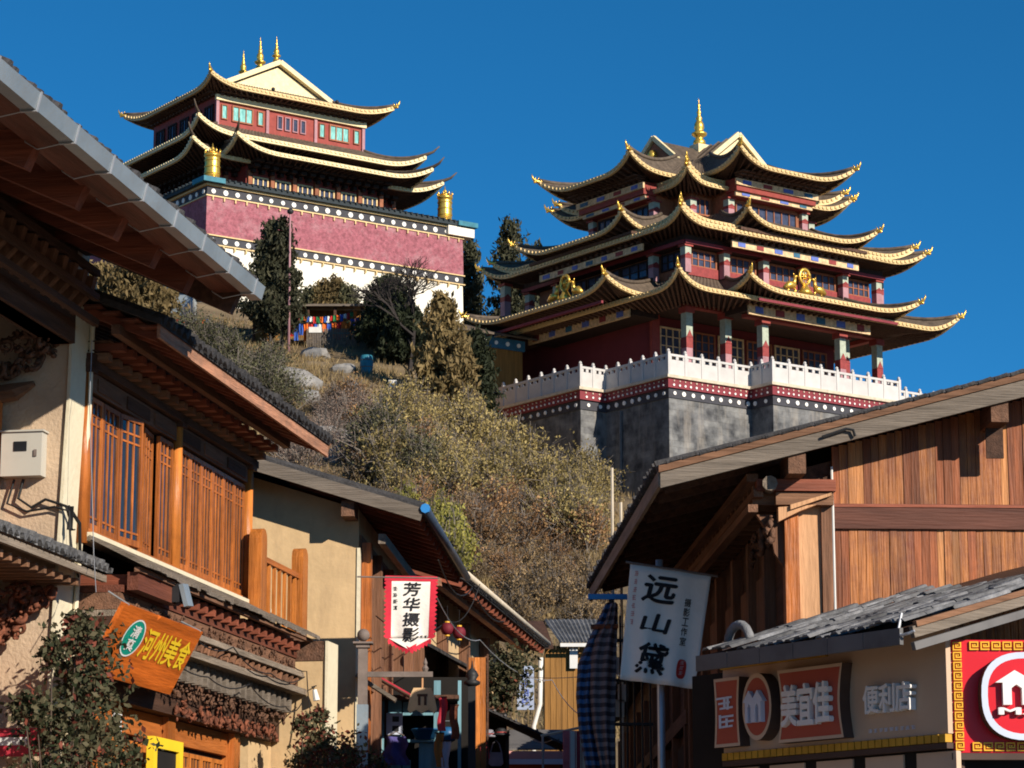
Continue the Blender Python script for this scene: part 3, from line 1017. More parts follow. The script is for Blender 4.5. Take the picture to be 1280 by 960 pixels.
def wheel_group(root, face, c):
    """gilded wheel between two kneeling deer, on the porch roof"""
    def P(u, z, d=0): return (c[0] + u, c[1] + d, c[2] + z) if face == 'f' else (c[0] + d, c[1] - u, c[2] + z)
    w = MB()
    w.tube([P(.0 + .36 * math.cos(t * math.pi / 8), .95 + .42 * math.sin(t * math.pi / 8)) for t in range(17)], .09, 6)
    for t in range(4): w.tube([P(.36 * math.cos(t * math.pi / 4), .95 + .42 * math.sin(t * math.pi / 4)), P(-.36 * math.cos(t * math.pi / 4), .95 - .42 * math.sin(t * math.pi / 4))], .035, 5)
    w.ball(P(0, .95), .13)
    w.tube([P(0, .0), P(0, .2), P(0, .55)], [.45, .32, .12], 8)
    w.build('dharma_wheel', M_['gold_metal'], root, True)
    for s in (-1, 1):
        d = MB()
        d.tube([P(s * 1.45, .18), P(s * 1.15, .36), P(s * .85, .38), P(s * .72, .3)], [.12, .22, .21, .12], 8)
        d.tube([P(s * .82, .4), P(s * .72, .65), P(s * .70, .84)], [.15, .10, .09], 7)
        d.tube([P(s * .74, .86), P(s * .52, .92)], [.1, .05], 6)
        d.tube([P(s * .76, .92), P(s * .82, 1.08)], [.04, .01], 4)
        for q in (.8, 1.3): d.tube([P(s * q, .3), P(s * (q - .15), .08), P(s * q, .02)], [.07, .05, .05], 5)
        d.build('kneeling_deer', M_['gold_metal'], root, True)


wheel_group(rt, 'f', (-.9, -9.6, 35.05))
wheel_group(rt, 'l', (-10.4, -.9, 35.05))

# ------------------------------------------------------------------ the left-hand temple: red and white fortress base, roofed hall on top
LTF = Frame(-16.31, 168, 35.0)
lt = thing('fortress_temple', 'temple hall with gold eaves on a mauve and white walled base', 'temple', M=LTF.M)
hx, hy = 9.0, 10.06
BP = [(-hx, -hy), (hx, -hy), (hx, hy), (-hx, hy)]


def zc(py, a=-hx, b=-hy):
    p = LTF.M @ Vector((a, b, 0))
    return at(640, py, p.y).z


zA, zB, zC, zD = zc(232), zc(244), zc(294), zc(305)
taper = lambda z: (zA - z) * .018
def block(z0, z1, d, name, m):
    a, b = offset_poly(BP, d + taper(z0)), offset_poly(BP, d + taper(z1))
    vs = [(x, y, z0) for x, y in a] + [(x, y, z1) for x, y in b]
    return MB().add(vs, [(3, 2, 1, 0), (4, 5, 6, 7)] + [(i, (i + 1) % 4, (i + 1) % 4 + 4, i + 4) for i in range(4)]).build(name, M_[m], lt)


block(33, zD, 0, 'white_wall', 'lime_wall')
block(zD, zC, .03, 'lower_dark_band', 'band_dark')
block(zC, zB, .05, 'mauve_wall', 'mauve_wall')
block(zB, zA, .03, 'upper_dark_band', 'band_dark')
block(zA, zA + .12, .18, 'gold_string', 'gold_eave')
block(zA + .12, zA + .36, .42, 'coping', 'coping_dark')
for a, b in ((-hx, -hy), (hx, -hy)):
    MB().box(a - .55, a + .9, b - .55, b + .9, zA + .14, zA + .44).build('corner_coping', M_['coping_teal'], lt)
for q in (zD - .04, zC - .0, zB - .04):
    x = .12 + taper(q)
    ring(lt, 'gold_string', 'gold_eave', (-hx - x, hx + x, -hy - x, hy + x), q, q + .07, .2)
dots(BP, .03 + taper(zB), (zA + zB) / 2, .78, .16, [0, 3], 'white_dots', 'dot_white', lt)
dots(BP, .03 + taper(zC), (zC + zD) / 2, .78, .16, [0, 3], 'white_dots', 'dot_white', lt)
# little gilded pegs under each band and dark tiles along the coping
q = MB()
for zz in (zB, zD):
    for k in range(24):
        x = lerp(-hx + .3, hx - .3, k / 23)
        q.box(x - .04, x + .04, -hy - .17 - taper(zz), -hy - .02 - taper(zz), zz - .26, zz - .05)
q.build('gilded_pegs', M_['gold_eave'], lt, kind='stuff')
q = MB()
for k in range(46):
    x = lerp(-hx, hx, k / 45)
    q.tube([(x, -hy - .52, zA + .36), (x, -hy + .3, zA + .55)], .08, 5)
for k in range(46):
    y = lerp(-hy, hy, k / 45)
    q.tube([(-hx - .52, y, zA + .36), (-hx + .3, y, zA + .55)], .08, 5)
q.build('coping_tiles', M_['coping_dark'], lt, kind='stuff')
MB().box(hx - 1.2, hx + .75, -hy - .35, -hy + 3, zc(297, hx), zc(286, hx)).build('corner_ledge', M_['lime_wall'], lt)
MB().box(-hx, hx, -hy, hy, zA - .1, zA + .35).build('terrace_floor', M_['coping_dark'], lt)


def victory_banner(root_label, x, y, z, h=1.9):
    v = thing('victory_banner', root_label, 'roof ornament', M=LTF.M @ Matrix.Translation((x, y, z)))
    MB().lathe([(.50, 0), (.5, .1), (.44, .12), (.46, .5), (.44, .9), (.45, 1.3), (.42, 1.42), (.5, 1.45), (.5, 1.58), (.4, 1.62)], n=16).build('cylinder', M_['gold_metal'], v, True)
    c = MB().lathe([(.38, 1.62), (.30, 1.78), (.12, 1.86), (.14, 1.95), (.05, 2.05), (.01, 2.3)], n=12)
    for k in range(8):
        t = k * math.pi / 4
        c.tube([(.42 * math.cos(t), .42 * math.sin(t), 1.6), (.48 * math.cos(t), .48 * math.sin(t), 1.78), (.44 * math.cos(t), .44 * math.sin(t), 1.92)], [.06, .05, .01], 4)
    c.build('crown', M_['gold_metal'], v, True)
    for zz in (.35, .75, 1.15): MB().lathe([(.44, zz), (.485, zz + .02), (.485, zz + .07), (.44, zz + .09)], n=16).build('embossed_band', M_['gold_metal'], v, True)


p0 = LTF.on(266, 218, y=-hy + .3)
p1_ = LTF.on(556, 268, y=-hy + .3)
victory_banner('gilded victory banner on the shadow side corner of the mauve wall', -hx + .45, -hy + .3, zA + .45)
victory_banner('gilded victory banner on the corner of the mauve wall by the trees', p1_.x, p1_.y, zA + .45)

# the hall: lower storey
MB().box(-6.6, 6.6, -5.9, 5.9, zA + .2, 47.6).build('lower_wall', M_['temple_red'], lt)
MB().box(-4.9, 4.9, -7.3, -5.9, zA + .2, 47.4).build('porch_wall', M_['temple_red'], lt)
for k in range(7):
    x = lerp(-4.7, 4.7, k / 6)
    MB().box(x - .13, x + .13, -7.5, -7.3, zA + .25, 46.9).build('post', M_['temple_redbrown'], lt)
for k in range(6):
    x = lerp(-4.7, 4.7, (k + .5) / 6)
    lattice_window(lt, 'f', x - .55, x + .55, -7.3, zA + .7, 46.6, 3, 2, pane='window_blue', frame='gold_eave')
    MB().box(x - .6, x + .6, -7.42, -7.303, zA + .3, zA + .62).build('sill_panel', M_['column_mauve'], lt)
for x in (-6.5, -5.6, 5.6, 6.5): MB().box(x - .13, x + .13, -6.12, -5.9, zA + .25, 47).build('post', M_['temple_redbrown'], lt)
for k in range(6):
    y = lerp(-5, 5, k / 5)
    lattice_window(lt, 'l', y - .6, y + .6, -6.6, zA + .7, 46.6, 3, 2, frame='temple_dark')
brackets(lt, (-4.9, 4.9, -7.35, 0), 46.75, 47.5, .62, out=1.2, sides='f', m='temple_dark')
brackets(lt, (-6.6, 6.6, -5.95, 5.9), 46.75, 47.5, .62, out=1.0, sides='fl', m='temple_dark')
LC = 47.55
skirt(lt, (-9.01, 9.01, -8.03, 8.03), (-5.4, 5.4, -4.3, 4.3), LC - .15, 49.2, .8, (-6.7, 6.7, -6, 6), Lc=3.2, spike=True, trim=.15, trim_mat='pale_gold')
skirt(lt, (-7.0, 7.0, -9.87, -3), (-5.0, 5.0, -4.4, -3), LC, 49.5, .8, (-5, 5, -7.4, -3), 'frl', ('fl', 'fr'), Lc=3.4, spike=True, trim=.15, trim_mat='pale_gold')
MB().box(-5.9, 5.9, -5.0, 5.0, 48.3, 49.6).build('middle_wall', M_['temple_dark'], lt)
brackets(lt, (-5.9, 5.9, -5.0, 5.0), 48.6, 49.3, .6, out=.7, sides='fl', m='temple_dark')
LB = 49.2
skirt(lt, (-8.22, 8.22, -7.19, 7.19), (-5.2, 5.2, -4.1, 4.1), LB, 50.55, .78, (-6, 6, -5.1, 5.1), Lc=3.2, spike=True, trim=.18, trim_mat='pale_gold')
# upper storey with its pale blue windows
MB().box(-5.3, 5.3, -4.2, 4.2, 50.0, 52.75).build('upper_wall', M_['temple_red'], lt)
zb, zt_ = 50.6, 52.1
for x in (-5.3, -1.75, 1.75, 5.3): MB().box(x - .10, x + .10, -4.32, -4.2, zb - .1, 52.3).build('pilaster', M_['column_mauve'], lt)
MB().box(-5.45, 5.45, -4.42, -4.203, 52.05, 52.4).build('cornice_board', M_['pale_gold'], lt)
for s in (-1, 1):
    cx = s * 3.52
    lattice_window(lt, 'f', cx - .75, cx + .75, -4.2, zb + .25, zt_ - .2, 3, 1, pane='window_teal', frame='temple_redbrown')
    for e in (-1.28, 1.28): lattice_window(lt, 'f', cx + e - .22, cx + e + .22, -4.2, zb + .3, zt_ - .25, 1, 1, pane='window_teal', frame='temple_redbrown', t=.05)
for k in range(4): lattice_window(lt, 'f', -1.05 + k * .56, -.65 + k * .56, -4.2, zb + .3, zt_ - .3, 1, 1, pane='window_blue', frame='column_mauve', t=.05)
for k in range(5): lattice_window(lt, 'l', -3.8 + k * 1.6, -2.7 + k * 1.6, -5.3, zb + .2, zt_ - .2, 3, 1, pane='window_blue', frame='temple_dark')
brackets(lt, (-5.3, 5.3, -4.25, 4.2), 52.35, 52.8, .42, out=.85, sides='fl')
LA = 52.75
skirt(lt, (-6.65, 6.65, -5.78, 5.78), (-3.6, 3.6, -2.4, 2.4), LA, 54.0, .55, (-5.4, 5.4, -4.3, 4.3), Lc=3.0, trim=.18)
g = MB().prism([(-3.7, -2.4, 53.9), (3.7, -2.4, 53.9), (0, -2.4, 55.8)], (0, 5.2, 0)).build('gable_roof', M_['temple_tile'], lt)
MB().add([(-3.3, -2.44, 53.95), (3.3, -2.44, 53.95), (0, -2.44, 55.6)], [(0, 1, 2)]).build('gable_panel', M_['pale_gold'], g)
MB().beam((-3.95, -2.62, 53.85), (0, -2.62, 55.92), .36, .3).beam((3.95, -2.62, 53.85), (0, -2.62, 55.92), .36, .3).build('bargeboard', M_['pale_gold'], g)
MB().beam((0, -2.6, 55.95), (0, 2.8, 55.95), .3, .3).build('ridge', M_['temple_tile'], g)
for b, h in ((-2.2, 1.75), (-.1, 2.3), (2.1, 2.0)): spire(lt, (0, b, 56.05), h)
for x, y in ((-6.3, -5.5), (-6.3, 0), (-6.3, 5), (-2, -5.5), (3, -5.5)):
    MB().ball((x * .93, y * .93, 53.15), .13).build('roof_lamp', M_['black_iron'], lt, True)

# ------------------------------------------------------------------ left row of timber houses
LF = Frame(-4.52, 28.3, -10.2)


def carving(mb, p0, p1, h, d, n, seed=1, rr=.018):
    """a run of carved scrolls and petals between two points: real curls, no pattern"""
    r = random.Random(seed)
    p0, p1 = Vector(p0), Vector(p1)
    ax = (p1 - p0).normalized()
    up = Vector((0, 0, 1))
    out = up.cross(ax).normalized()
    n = int(n * 2)
    for k in range(n):
        c = p0.lerp(p1, (k + r.uniform(.2, .8)) / n) + up * r.uniform(-.35, .35) * h + out * r.uniform(-.2, .8) * d
        R = h * r.uniform(.14, .34)
        a0 = r.uniform(0, 6.3)
        sg = r.choice((-1, 1))
        pts = []
        for i in range(10):
            t = i / 9
            a = a0 + sg * t * 5.0
            q = R * (1 - .75 * t)
            pts.append(c + ax * math.cos(a) * q + up * math.sin(a) * q + out * (t * d * .4))
        mb.tube(pts, [rr * .75 * (1.5 - t / 9) * h / .15 for t in range(10)], 4)
        for i in range(2):
            e = c + ax * r.uniform(-1, 1) * R * 1.3 + up * r.uniform(-1, 1) * R * 1.2
            mb.ball(e, R * r.uniform(.2, .42), 5, 4, (r.uniform(.5, 1.1), r.uniform(.5, 1.1), r.uniform(.4, 1.2)))


def tiled_slope(root, x0, z0, x1, z1, y0, y1, name='roof', th=.07, pitch=.19, m='roof_tile', ends=True, under='dark_wood'):
    """tile covered roof plane: eave line x0,z0, upper line x1,z1, from y0 to y1; returns the roof part"""
    q = MB()
    q.prism([(x0, y0, z0), (x1, y0, z1), (x1, y0, z1 + th), (x0, y0, z0 + th)], (0, y1 - y0, 0))
    rf = q.build(name, M_[m], root)
    n = max(2, int(abs(y1 - y0) / pitch))
    rr = random.Random(7)
    t = MB()
    for k in range(n):
        y = lerp(y0, y1, (k + .5) / n)
        dx = -.05 if x0 < x1 else .05
        a = Vector((x0 + dx * rr.uniform(.2, 1.2), y, z0 + th + rr.uniform(-.01, .012)))
        b = Vector((x1, y, z1 + th))
        t.tube([a, a.lerp(b, .5) + Vector((0, rr.uniform(-.01, .01), rr.uniform(-.015, .015))), b], pitch * .33, 6)
        t.prism([(x0 + dx, y + pitch * .22, z0 + th), (x0 + dx, y + pitch * .5, z0 + th - .055), (x0 + dx, y + pitch * .78, z0 + th)], (-dx * 1.5, 0, 0))
    t.build('tile_rows', M_[m], rf, kind='stuff')
    return rf


# ---- near house: gutter, rafters, party wall
h1 = thing('gutter_house', 'timber house with grey sheet metal gutter over its rough plaster party wall', 'house', M=LF.M)
MB().box(-6, -1.0, -9, -.52, -1, 9.2).build('wall', M_['brown_wood_z'], h1)
pw = MB()
for (z, xe) in ((-1, -.24), (4.0, -.13), (7.0, -.02), (8.9, 0)):
    pw.v += [(-6, -.5, z), (xe, -.5, z), (xe, 0, z), (-6, 0, z)]
for i in range(3):
    for k in range(4): pw.f.append((i * 4 + k, i * 4 + (k + 1) % 4, i * 4 + 4 + (k + 1) % 4, i * 4 + 4 + k))
pw.f.append((12, 13, 14, 15))
pw.build('party_wall', M_['rough_plaster'], h1)
st = MB()
for (z, xe) in ((-1, -.24), (4.0, -.13), (7.0, -.02), (8.3, 0)):
    st.v += [(xe + .001, -.54, z), (xe + .035, -.54, z), (xe + .035, .01, z), (xe + .001, .01, z)]
for i in range(3):
    for k in range(4): st.f.append((i * 4 + k, i * 4 + (k + 1) % 4, i * 4 + 4 + (k + 1) % 4, i * 4 + 4 + k))
st.f.append((12, 13, 14, 15))
st.build('lit_end_face', M_['cream_and_lit_end'], h1)  # brighter skin paints the sunlit street end of the party wall
MB().tube([(.07, -.03, 8.5), (.05, -.03, 7.0), (-.06, -.03, 4.0), (-.16, -.03, 0)], .028, 7).build('downpipe', M_['cream_and_lit_end'], h1)
# roof
sl = .46
def rz(x): return 8.23 + sl * (1.85 - x)
rf = tiled_slope(h1, 1.85, 8.23, -5.5, rz(-5.5), -12, -.1)
nb = 22
for k in range(nb):
    x = lerp(1.8, -5.2, (k + .5) / nb)
    MB().beam((x, -12, rz(x) - .16), (x, -.12, rz(x) - .16), 7.0 / nb * .97, .025).build('soffit_board', M_['red_wood_y'], h1)
for k, y in enumerate((-11.2, -10, -8.9, -7.9, -6.85, -5.8, -4.5, -3.4, -2.3, -1.2)):
    MB().beam((1.5, y, rz(1.5) - .30), (-5, y + .02, rz(-5) - .30), .16, .30).jit(.006, k).build('rafter', M_['red_wood_x'], h1)
MB().beam((1.72, -.28, rz(1.72) - .22), (-5, -.28, rz(-5) - .22), .12, .3).build('end_rafter', M_['dark_wood'], h1)
gm = MB()
gp = [(1.80, 8.24), (1.83, 8.10), (1.95, 8.10), (1.99, 8.24), (1.97, 8.24), (1.935, 8.12), (1.845, 8.12), (1.82, 8.24)]
gm.prism([(x, -12, z) for x, z in gp], (0, 11.85, 0))
gt = gm.build('gutter', M_['sheet_metal'], h1)
for k in range(12):
    y = -.5 - k * .93
    MB().prism([(1.79, y, 8.25), (1.82, y, 8.085), (1.96, y, 8.085), (2.0, y, 8.25), (1.992, y, 8.25), (1.952, y, 8.095), (1.828, y, 8.095), (1.798, y, 8.25)], (0, .028, 0)).tube([(1.82, y + .015, 8.09), (1.62, y + .03, 8.06), (1.5, y + .06, 8.14), (1.45, y + .09, 8.24)], .006, 4).build('gutter_bracket', M_['galvanised'], gt)
# friezes under the eave
for z in (8.36, 8.1, 7.83): MB().beam((.28, -9, z), (.28, -.55, z), .07, .07).build('frieze_rail', M_['dark_wood'], h1)
MB().box(-.25, .06, -9, -.56, 7.62, 9.0).build('frieze_back', M_['dark_wood'], h1)
for k in range(20):
    y = -.75 - k * .3
    MB().prism([(.06, y, 7.9), (.06, y, 8.3), (.30, y + .05, 8.3), (.26, y + .02, 8.12)], (0, .11, 0)).build('frieze_bar', M_['brown_wood_z'], h1)
MB().beam((-.1, -9, 7.72), (-.1, -.55, 7.72), .22, .2).build('eave_beam', M_['red_wood_y'], h1)
MB().beam((.12, -9, 8.75), (.12, -.2, 8.75), .2, .2).build('purlin', M_['dark_wood'], h1)
cm = MB()
carving(cm, (-.75, -.72, 7.30), (-.12, -.62, 7.62), .26, .16, 12, 3)
carving(cm, (-.75, -.95, 7.55), (-.1, -.9, 7.68), .24, .16, 9, 4)
cm.build('carved_bracket', M_['carved_wood'], h1, True, kind='stuff')
MB().tube([(-.72, -.62, 7.1), (-.55, -.62, 7.12), (-.35, -.62, 7.2)], [.10, .1, .03], 7).build('bracket_corbel', M_['brown_wood_x'], h1)
MB().box(-1.0, -.70, -.9, -.58, -1, 7.15).build('facade_post', M_['orange_wood_z'], h1)
# lower pent roof of the near house with carved cornice
pl = tiled_slope(h1, .34, 5.26, -1.0, 5.72, -9, -.12, 'pent_roof', .05, .16, 'grey_shingle')
MB().beam((.30, -9, 5.2), (.30, -.1, 5.2), .05, .07).build('pent_fascia', M_['grey_wood_y'], h1)
for k in range(16):
    y = -.65 - k * .24
    MB().beam((-.5, y, 5.12), (.22, y - .05, 5.1), .06, .07).build('pent_rafter', M_['brown_wood_x'], h1)
cm = MB()
carving(cm, (-.62, -.95, 4.72), (-.05, -.75, 5.0), .3, .2, 12, 8)
carving(cm, (-.8, -1.0, 4.5), (-.3, -.8, 4.7), .3, .2, 10, 9)
carving(cm, (-.85, -1.2, 4.95), (-.1, -1.0, 5.05), .2, .2, 9, 10)
cm.build('carved_cornice', M_['carved_red'], h1, True, kind='stuff')

# meter box and cables
mt = thing('meter_box', 'white electricity meter box on the rough plaster wall', 'meter box', M=LF.M @ Matrix.Translation((-.45, -.5, 6.22)))
MB().box(-.22, .22, -.16, -.003, 0, .46).build('case', M_['meter_grey'], mt)
MB().box(-.24, .24, -.18, -.003, .461, .48).build('lid', M_['meter_grey'], mt)
MB().box(-.08, .06, -.17, -.161, .26, .36).build('display', M_['dark_glass'], mt)
MB().box(.14, .17, -.175, -.161, .2, .27).build('latch', M_['grey_iron'], mt)
cb = MB()
cb.tube([(-.45, -.56, 6.2), (-.5, -.56, 6.0), (-.35, -.57, 5.9), (-.2, -.57, 5.98), (-.05, -.57, 5.93), (.03, -.57, 5.9)], .016, 6)
cb.tube([(-.55, -.56, 6.2), (-.62, -.56, 5.95), (-.4, -.57, 5.86), (-.1, -.57, 5.9), (.06, -.57, 5.85), (.07, -.5, 5.4), (.09, -.3, 5.2)], .013, 6)
cb.tube([(.05, -.57, 5.9), (.1, -.35, 5.75), (.06, -.2, 5.5), (.1, -.1, 5.25)], .02, 6)
for k in range(5): cb.tube([(.02 + .02 * k, -.57, 5.9), (.06, -.56 + .02 * k, 5.78 - .03 * k), (.04 + .02 * k, -.55, 5.66)], .010, 5)
cb.build('cable_bundle', M_['cable_black'], M_ and None, label='black cables looping from the meter box to the wall corner', cat='cable').matrix_world = LF.M

# ---- window house
h2 = thing('lattice_window_house', 'timber shop house with a long row of orange lattice windows', 'house', M=LF.M)
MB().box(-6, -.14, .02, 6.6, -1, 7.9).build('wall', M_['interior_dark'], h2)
ZS, ZW = 5.78, 7.21
for y in (.0, 3.25, 6.33):
    MB().lathe([(.075, 5.6), (.075, 7.42)], (.0, y, 0), 10).build('post', M_['honey_wood_z' if y else 'orange_wood_z'], h2, True)
    MB().box(-.09, .10, y - .09, y + .09, 7.42, 7.62).build('post_block', M_['dark_wood'], h2)
MB().box(-.1, .02, .1, 6.3, 7.25, 7.46).build('head_beam', M_['brown_wood_y'], h2)
for k in range(6):
    y = lerp(.2, 6.2, (k + .5) / 6)
    MB().box(.021, .04, y - .4, y + .4, 7.28, 7.42).build('frieze_panel', M_['dark_wood' if k % 2 else 'brown_wood_y'], h2)
MB().box(-.1, .1, -.1, 6.5, 7.47, 7.56).build('upper_beam', M_['dark_wood'], h2)


def sash(root, y0, w, z0, h, x=.0, ang=0, wood='orange_wood_z', bars=2):
    """lattice sash hinged at y0, swinging outward by ang"""
    M = Matrix.Translation((x, y0, z0)) @ Matrix.Rotation(-ang, 4, 'Z')
    t, d = .05, .045
    f = MB().box(-d, 0, 0, t, 0, h).box(-d, 0, w - t, w, 0, h).box(-d, 0, t, w - t, 0, t * 1.4).box(-d, 0, t, w - t, h - t, h)
    s = f.build('window', M_[wood], root)
    s.matrix_local = M
    b = MB()
    for k in range(bars):
        u = lerp(t, w - t, (k + 1) / (bars + 1))
        b.box(-.035, -.008, u - .011, u + .011, t * 1.4, h - t)
    for zz in (.10, .80, .87): b.box(-.032, -.011, t, w - t, h * zz - .011, h * zz + .011)
    b.build('glazing_bars', M_[wood], s)
    MB().box(-.028, -.022, t * .8, w - t * .8, t, h - t * .8).build('pane', M_['dark_glass'], s)
    return s


H = ZW - ZS
for y0, w, a in ((.08, .52, 0), (.62, .55, 0), (1.19, .55, math.radians(9)), (2.62, .52, 0), (2.05, .53, math.radians(-7))): sash(h2, y0, w, ZS, H, .0, a)
for k in range(6): sash(h2, 3.36 + k * .478, .47, ZS, H, .0, 0, 'orange_wood_z', 2)
MB().box(-.08, .03, .08, 6.3, ZS - .09, ZS - .003).build('sill_beam', M_['orange_wood_y'], h2)
MB().box(-.05, .11, -.02, 6.5, ZS - .16, ZS - .092).build('sill', M_['cream_and_lit_end'], h2)
# corbels, rafters, fascia, roof
for lv, (z, x1, m) in enumerate(((7.56, .22, 'brown_wood_x'), (7.66, .38, 'red_wood_x'))):
    for k in range(19):
        y = .12 + k * .345
        MB().box(-.05, x1, y - .07, y + .07, z + .005, z + .085).build('corbel', M_[m], h2)
    MB().box(-.05, x1 - .1, -.05, 6.55, z + .086, z + .1).build('corbel_board', M_['dark_wood'], h2)
r2 = lambda x: 7.80 + .40 * (.92 - x)
for k in range(17):
    y = -.2 + k * .42
    MB().beam((.86, y, r2(.86) - .1), (-2, y, r2(-2) - .1), .07, .09).build('rafter', M_['red_wood_x'], h2)
MB().beam((.44, -.4, r2(.44) - .2), (.44, 6.6, r2(.44) - .2), .09, .1).build('purlin', M_['brown_wood_y'], h2)
for k in range(14):
    x = lerp(.9, -2, (k + .5) / 14)
    MB().beam((x, -.4, r2(x) - .035), (x, 6.7, r2(x) - .035), .2, .02).build('soffit_board', M_['red_wood_y'], h2)
MB().beam((.93, -.45, 7.745), (.93, 6.78, 7.72), .035, .15).build('eave_fascia', M_['salmon_wood_y'], h2)
tiled_slope(h2, .97, 7.80, -4.5, r2(-4.5), -.5, 6.82)
MB().beam((.95, 6.8, r2(.95) - .04), (-4.5, 6.8, r2(-4.5) - .04), .04, .16).build('bargeboard', M_['brown_wood_x'], h2)
# pent roof below the windows
rr = random.Random(5)
k = 0
y = -.05
while y < 7.3:
    w = rr.uniform(.16, .3)
    e = rr.uniform(-.03, .05)
    MB().prism([(.10, y, 5.64), (.70 + e, y, 5.33), (.70 + e, y, 5.375), (.10, y, 5.68)], (0, w - .008, 0)).jit(.006, k).build('pent_board', M_['grey_wood_x'], h2)
    y += w
    k += 1
MB().beam((.10, -.02, 5.69), (.10, 7.3, 5.695), .07, .045).build('pent_ridge', M_['cream_and_lit_end'], h2)
MB().beam((.62, 0, 5.31), (.62, 7.3, 5.31), .06, .05).build('pent_batten', M_['brown_wood_y'], h2)
for k in range(22):
    y = .2 + k * .32
    MB().box(-.1, .56, y - .05, y + .05, 5.16, 5.28).build('joist_end', M_['red_wood_x'], h2)
MB().box(-.14, .46, .02, 7.2, 5.08, 5.155).build('joist_beam', M_['red_wood_y'], h2)
cm = MB()
carving(cm, (.47, .3, 4.99), (.47, 7.1, 4.99), .14, .06, 44, 21)
cm.build('carved_frieze', M_['carved_wood'], h2, True, kind='stuff')
MB().box(-.14, .44, .02, 7.2, 4.9, 5.075).build('frieze_back', M_['brown_wood_y'], h2)
MB().box(-.14, .56, .02, 7.2, 4.83, 4.895).build('cornice_beam', M_['grey_wood_y'], h2)
for k in range(26):
    y = .3 + k * .265
    MB().beam((.50, y, 4.70), (.50, y + .12, 4.825), .07, .05, up=(1, 0, 0)).build('slanted_dentil', M_['brown_wood_z'], h2)
MB().box(-.14, .42, .02, 7.2, 4.68, 4.828).build('dentil_back', M_['dark_wood'], h2)
MB().box(-.14, .60, .02, 7.2, 4.60, 4.675).build('cornice_beam', M_['grey_wood_y'], h2)
for k in range(26):
    y = .3 + k * .265
    MB().box(.36, .46, y - .055, y + .055, 4.36, 4.595).jit(.006, k).build('baluster', M_['grey_wood_x'], h2)
MB().box(-.14, .34, .02, 7.2, 4.34, 4.598).build('baluster_back', M_['dark_wood'], h2)
cm = MB()
carving(cm, (.40, .2, 4.26), (.40, 7.0, 4.26), .17, .1, 46, 31)
cm.build('carved_frieze', M_['carved_wood'], h2, True, kind='stuff')
cm = MB()
carving(cm, (.30, 2.6, 4.08), (.30, 7.0, 4.10), .22, .1, 34, 32)
cm.build('carved_valance', M_['carved_red'], h2, True, kind='stuff')
MB().box(-.14, .24, .02, 7.2, 4.0, 4.335).build('lintel', M_['dark_wood'], h2)
MB().box(.50, .62, .05, 1.5, 5.10, 5.29).build('eave_log', M_['red_wood_y'], h2)
# ground floor joinery
for y in (.6, 2.9, 5.6):
    MB().box(-.1, .14, y - .13, y + .13, -1, 3.998).build('door_post', M_['orange_wood_z'], h2)
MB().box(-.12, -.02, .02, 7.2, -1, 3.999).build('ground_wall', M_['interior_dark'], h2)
MB().box(-.02, .06, .75, 5.45, 3.72, 3.99).build('transom', M_['orange_wood_y'], h2)
for k in range(4):
    sash(h2, .78 + k * .5, .48, 2.3, 1.36, .02, 0, 'honey_wood_z', 2)
for k in range(5):
    sash(h2, 3.06 + k * .48, .46, 2.3, 1.36, .02, 0, 'honey_wood_z', 2)
MB().box(-.3, .14, 6.1, 7.18, -1, 3.999).build('plaster_panel', M_['cream_plaster'], h2)

# second party wall, at the far end of the window house
pw2 = thing('party_wall', 'cream plaster party wall with its sunlit end painted brighter beside the carved cornice', 'wall', M=LF.M)
MB().box(-5, .84, 7.22, 7.72, -1, 5.28).build('wall', M_['cream_plaster'], pw2)
MB().box(.841, .875, 7.19, 7.74, -1, 5.3).build('lit_end_strip', M_['cream_and_lit_end'], pw2)  # sunlight on the wall's street end put into a brighter colour
MB().box(.1, .84, 7.205, 7.219, 5.05, 5.3).build('cap_board', M_['carved_wood'], pw2)

# tilted orange signboard
sg = thing('shop_signboard', 'tilted orange wooden signboard with yellow characters and green oval', 'sign', M=LF.M)
a, b = LF.on(157, 760, x=.86), LF.on(254, 785, x=.86)
c, d = LF.on(125, 847, x=.50), LF.on(221, 868, x=.50)
a.z = b.z = (a.z + b.z) / 2
c.z = d.z = (c.z + d.z) / 2
c.y = a.y; d.y = b.y
nrm = (b - a).cross(c - a).normalized()
if nrm.x < 0: nrm = -nrm
ou = [a, a.lerp(b, .40), a.lerp(b, .415) + (c - a) * .07, a.lerp(b, .44), b, d, c]
MB().prism(ou, -nrm * .05).build('board', M_['sign_orange'], sg)
S = flat_surf(c + nrm * .003, d - c, a - c)
m = MB()
for k, ch in enumerate('河州美食'): put_text(m, ch, S, .38 + k * .15, .38 + k * .15 + .135, .38, .80, .02)
m.build('lettering', M_['letter_yellow'], sg)
m = MB()
m.add([S(.25 + .11 * math.cos(t * math.pi / 12), .60 + .27 * math.sin(t * math.pi / 12), .004) for t in range(24)], [tuple(range(24))])
ov = m.build('green_oval', M_['sign_green'], sg)
m = MB()
rg = [[S(.25 + q * .11 * math.cos(t * math.pi / 12), .60 + q * .27 * math.sin(t * math.pi / 12), .006) for t in range(25)] for q in (1.0, .92)]
m.grid(rg)
for k, ch in enumerate('清真'): put_text(m, ch, lambda u, v, h=0: S(u, v, h + .004), .205, .295, .61 - k * .19, .61 - k * .19 + .17, .02)
m.build('oval_lettering', M_['letter_white'], sg)
MB().tube([b + Vector((-.25, 0, .12)), b + Vector((0, -.1, 0))], .012, 5).build('hanger', M_['galvanised'], sg)
MB().tube([a + Vector((-.25, .2, .15)), a + Vector((0, .1, 0))], .012, 5).build('hanger', M_['galvanised'], sg)

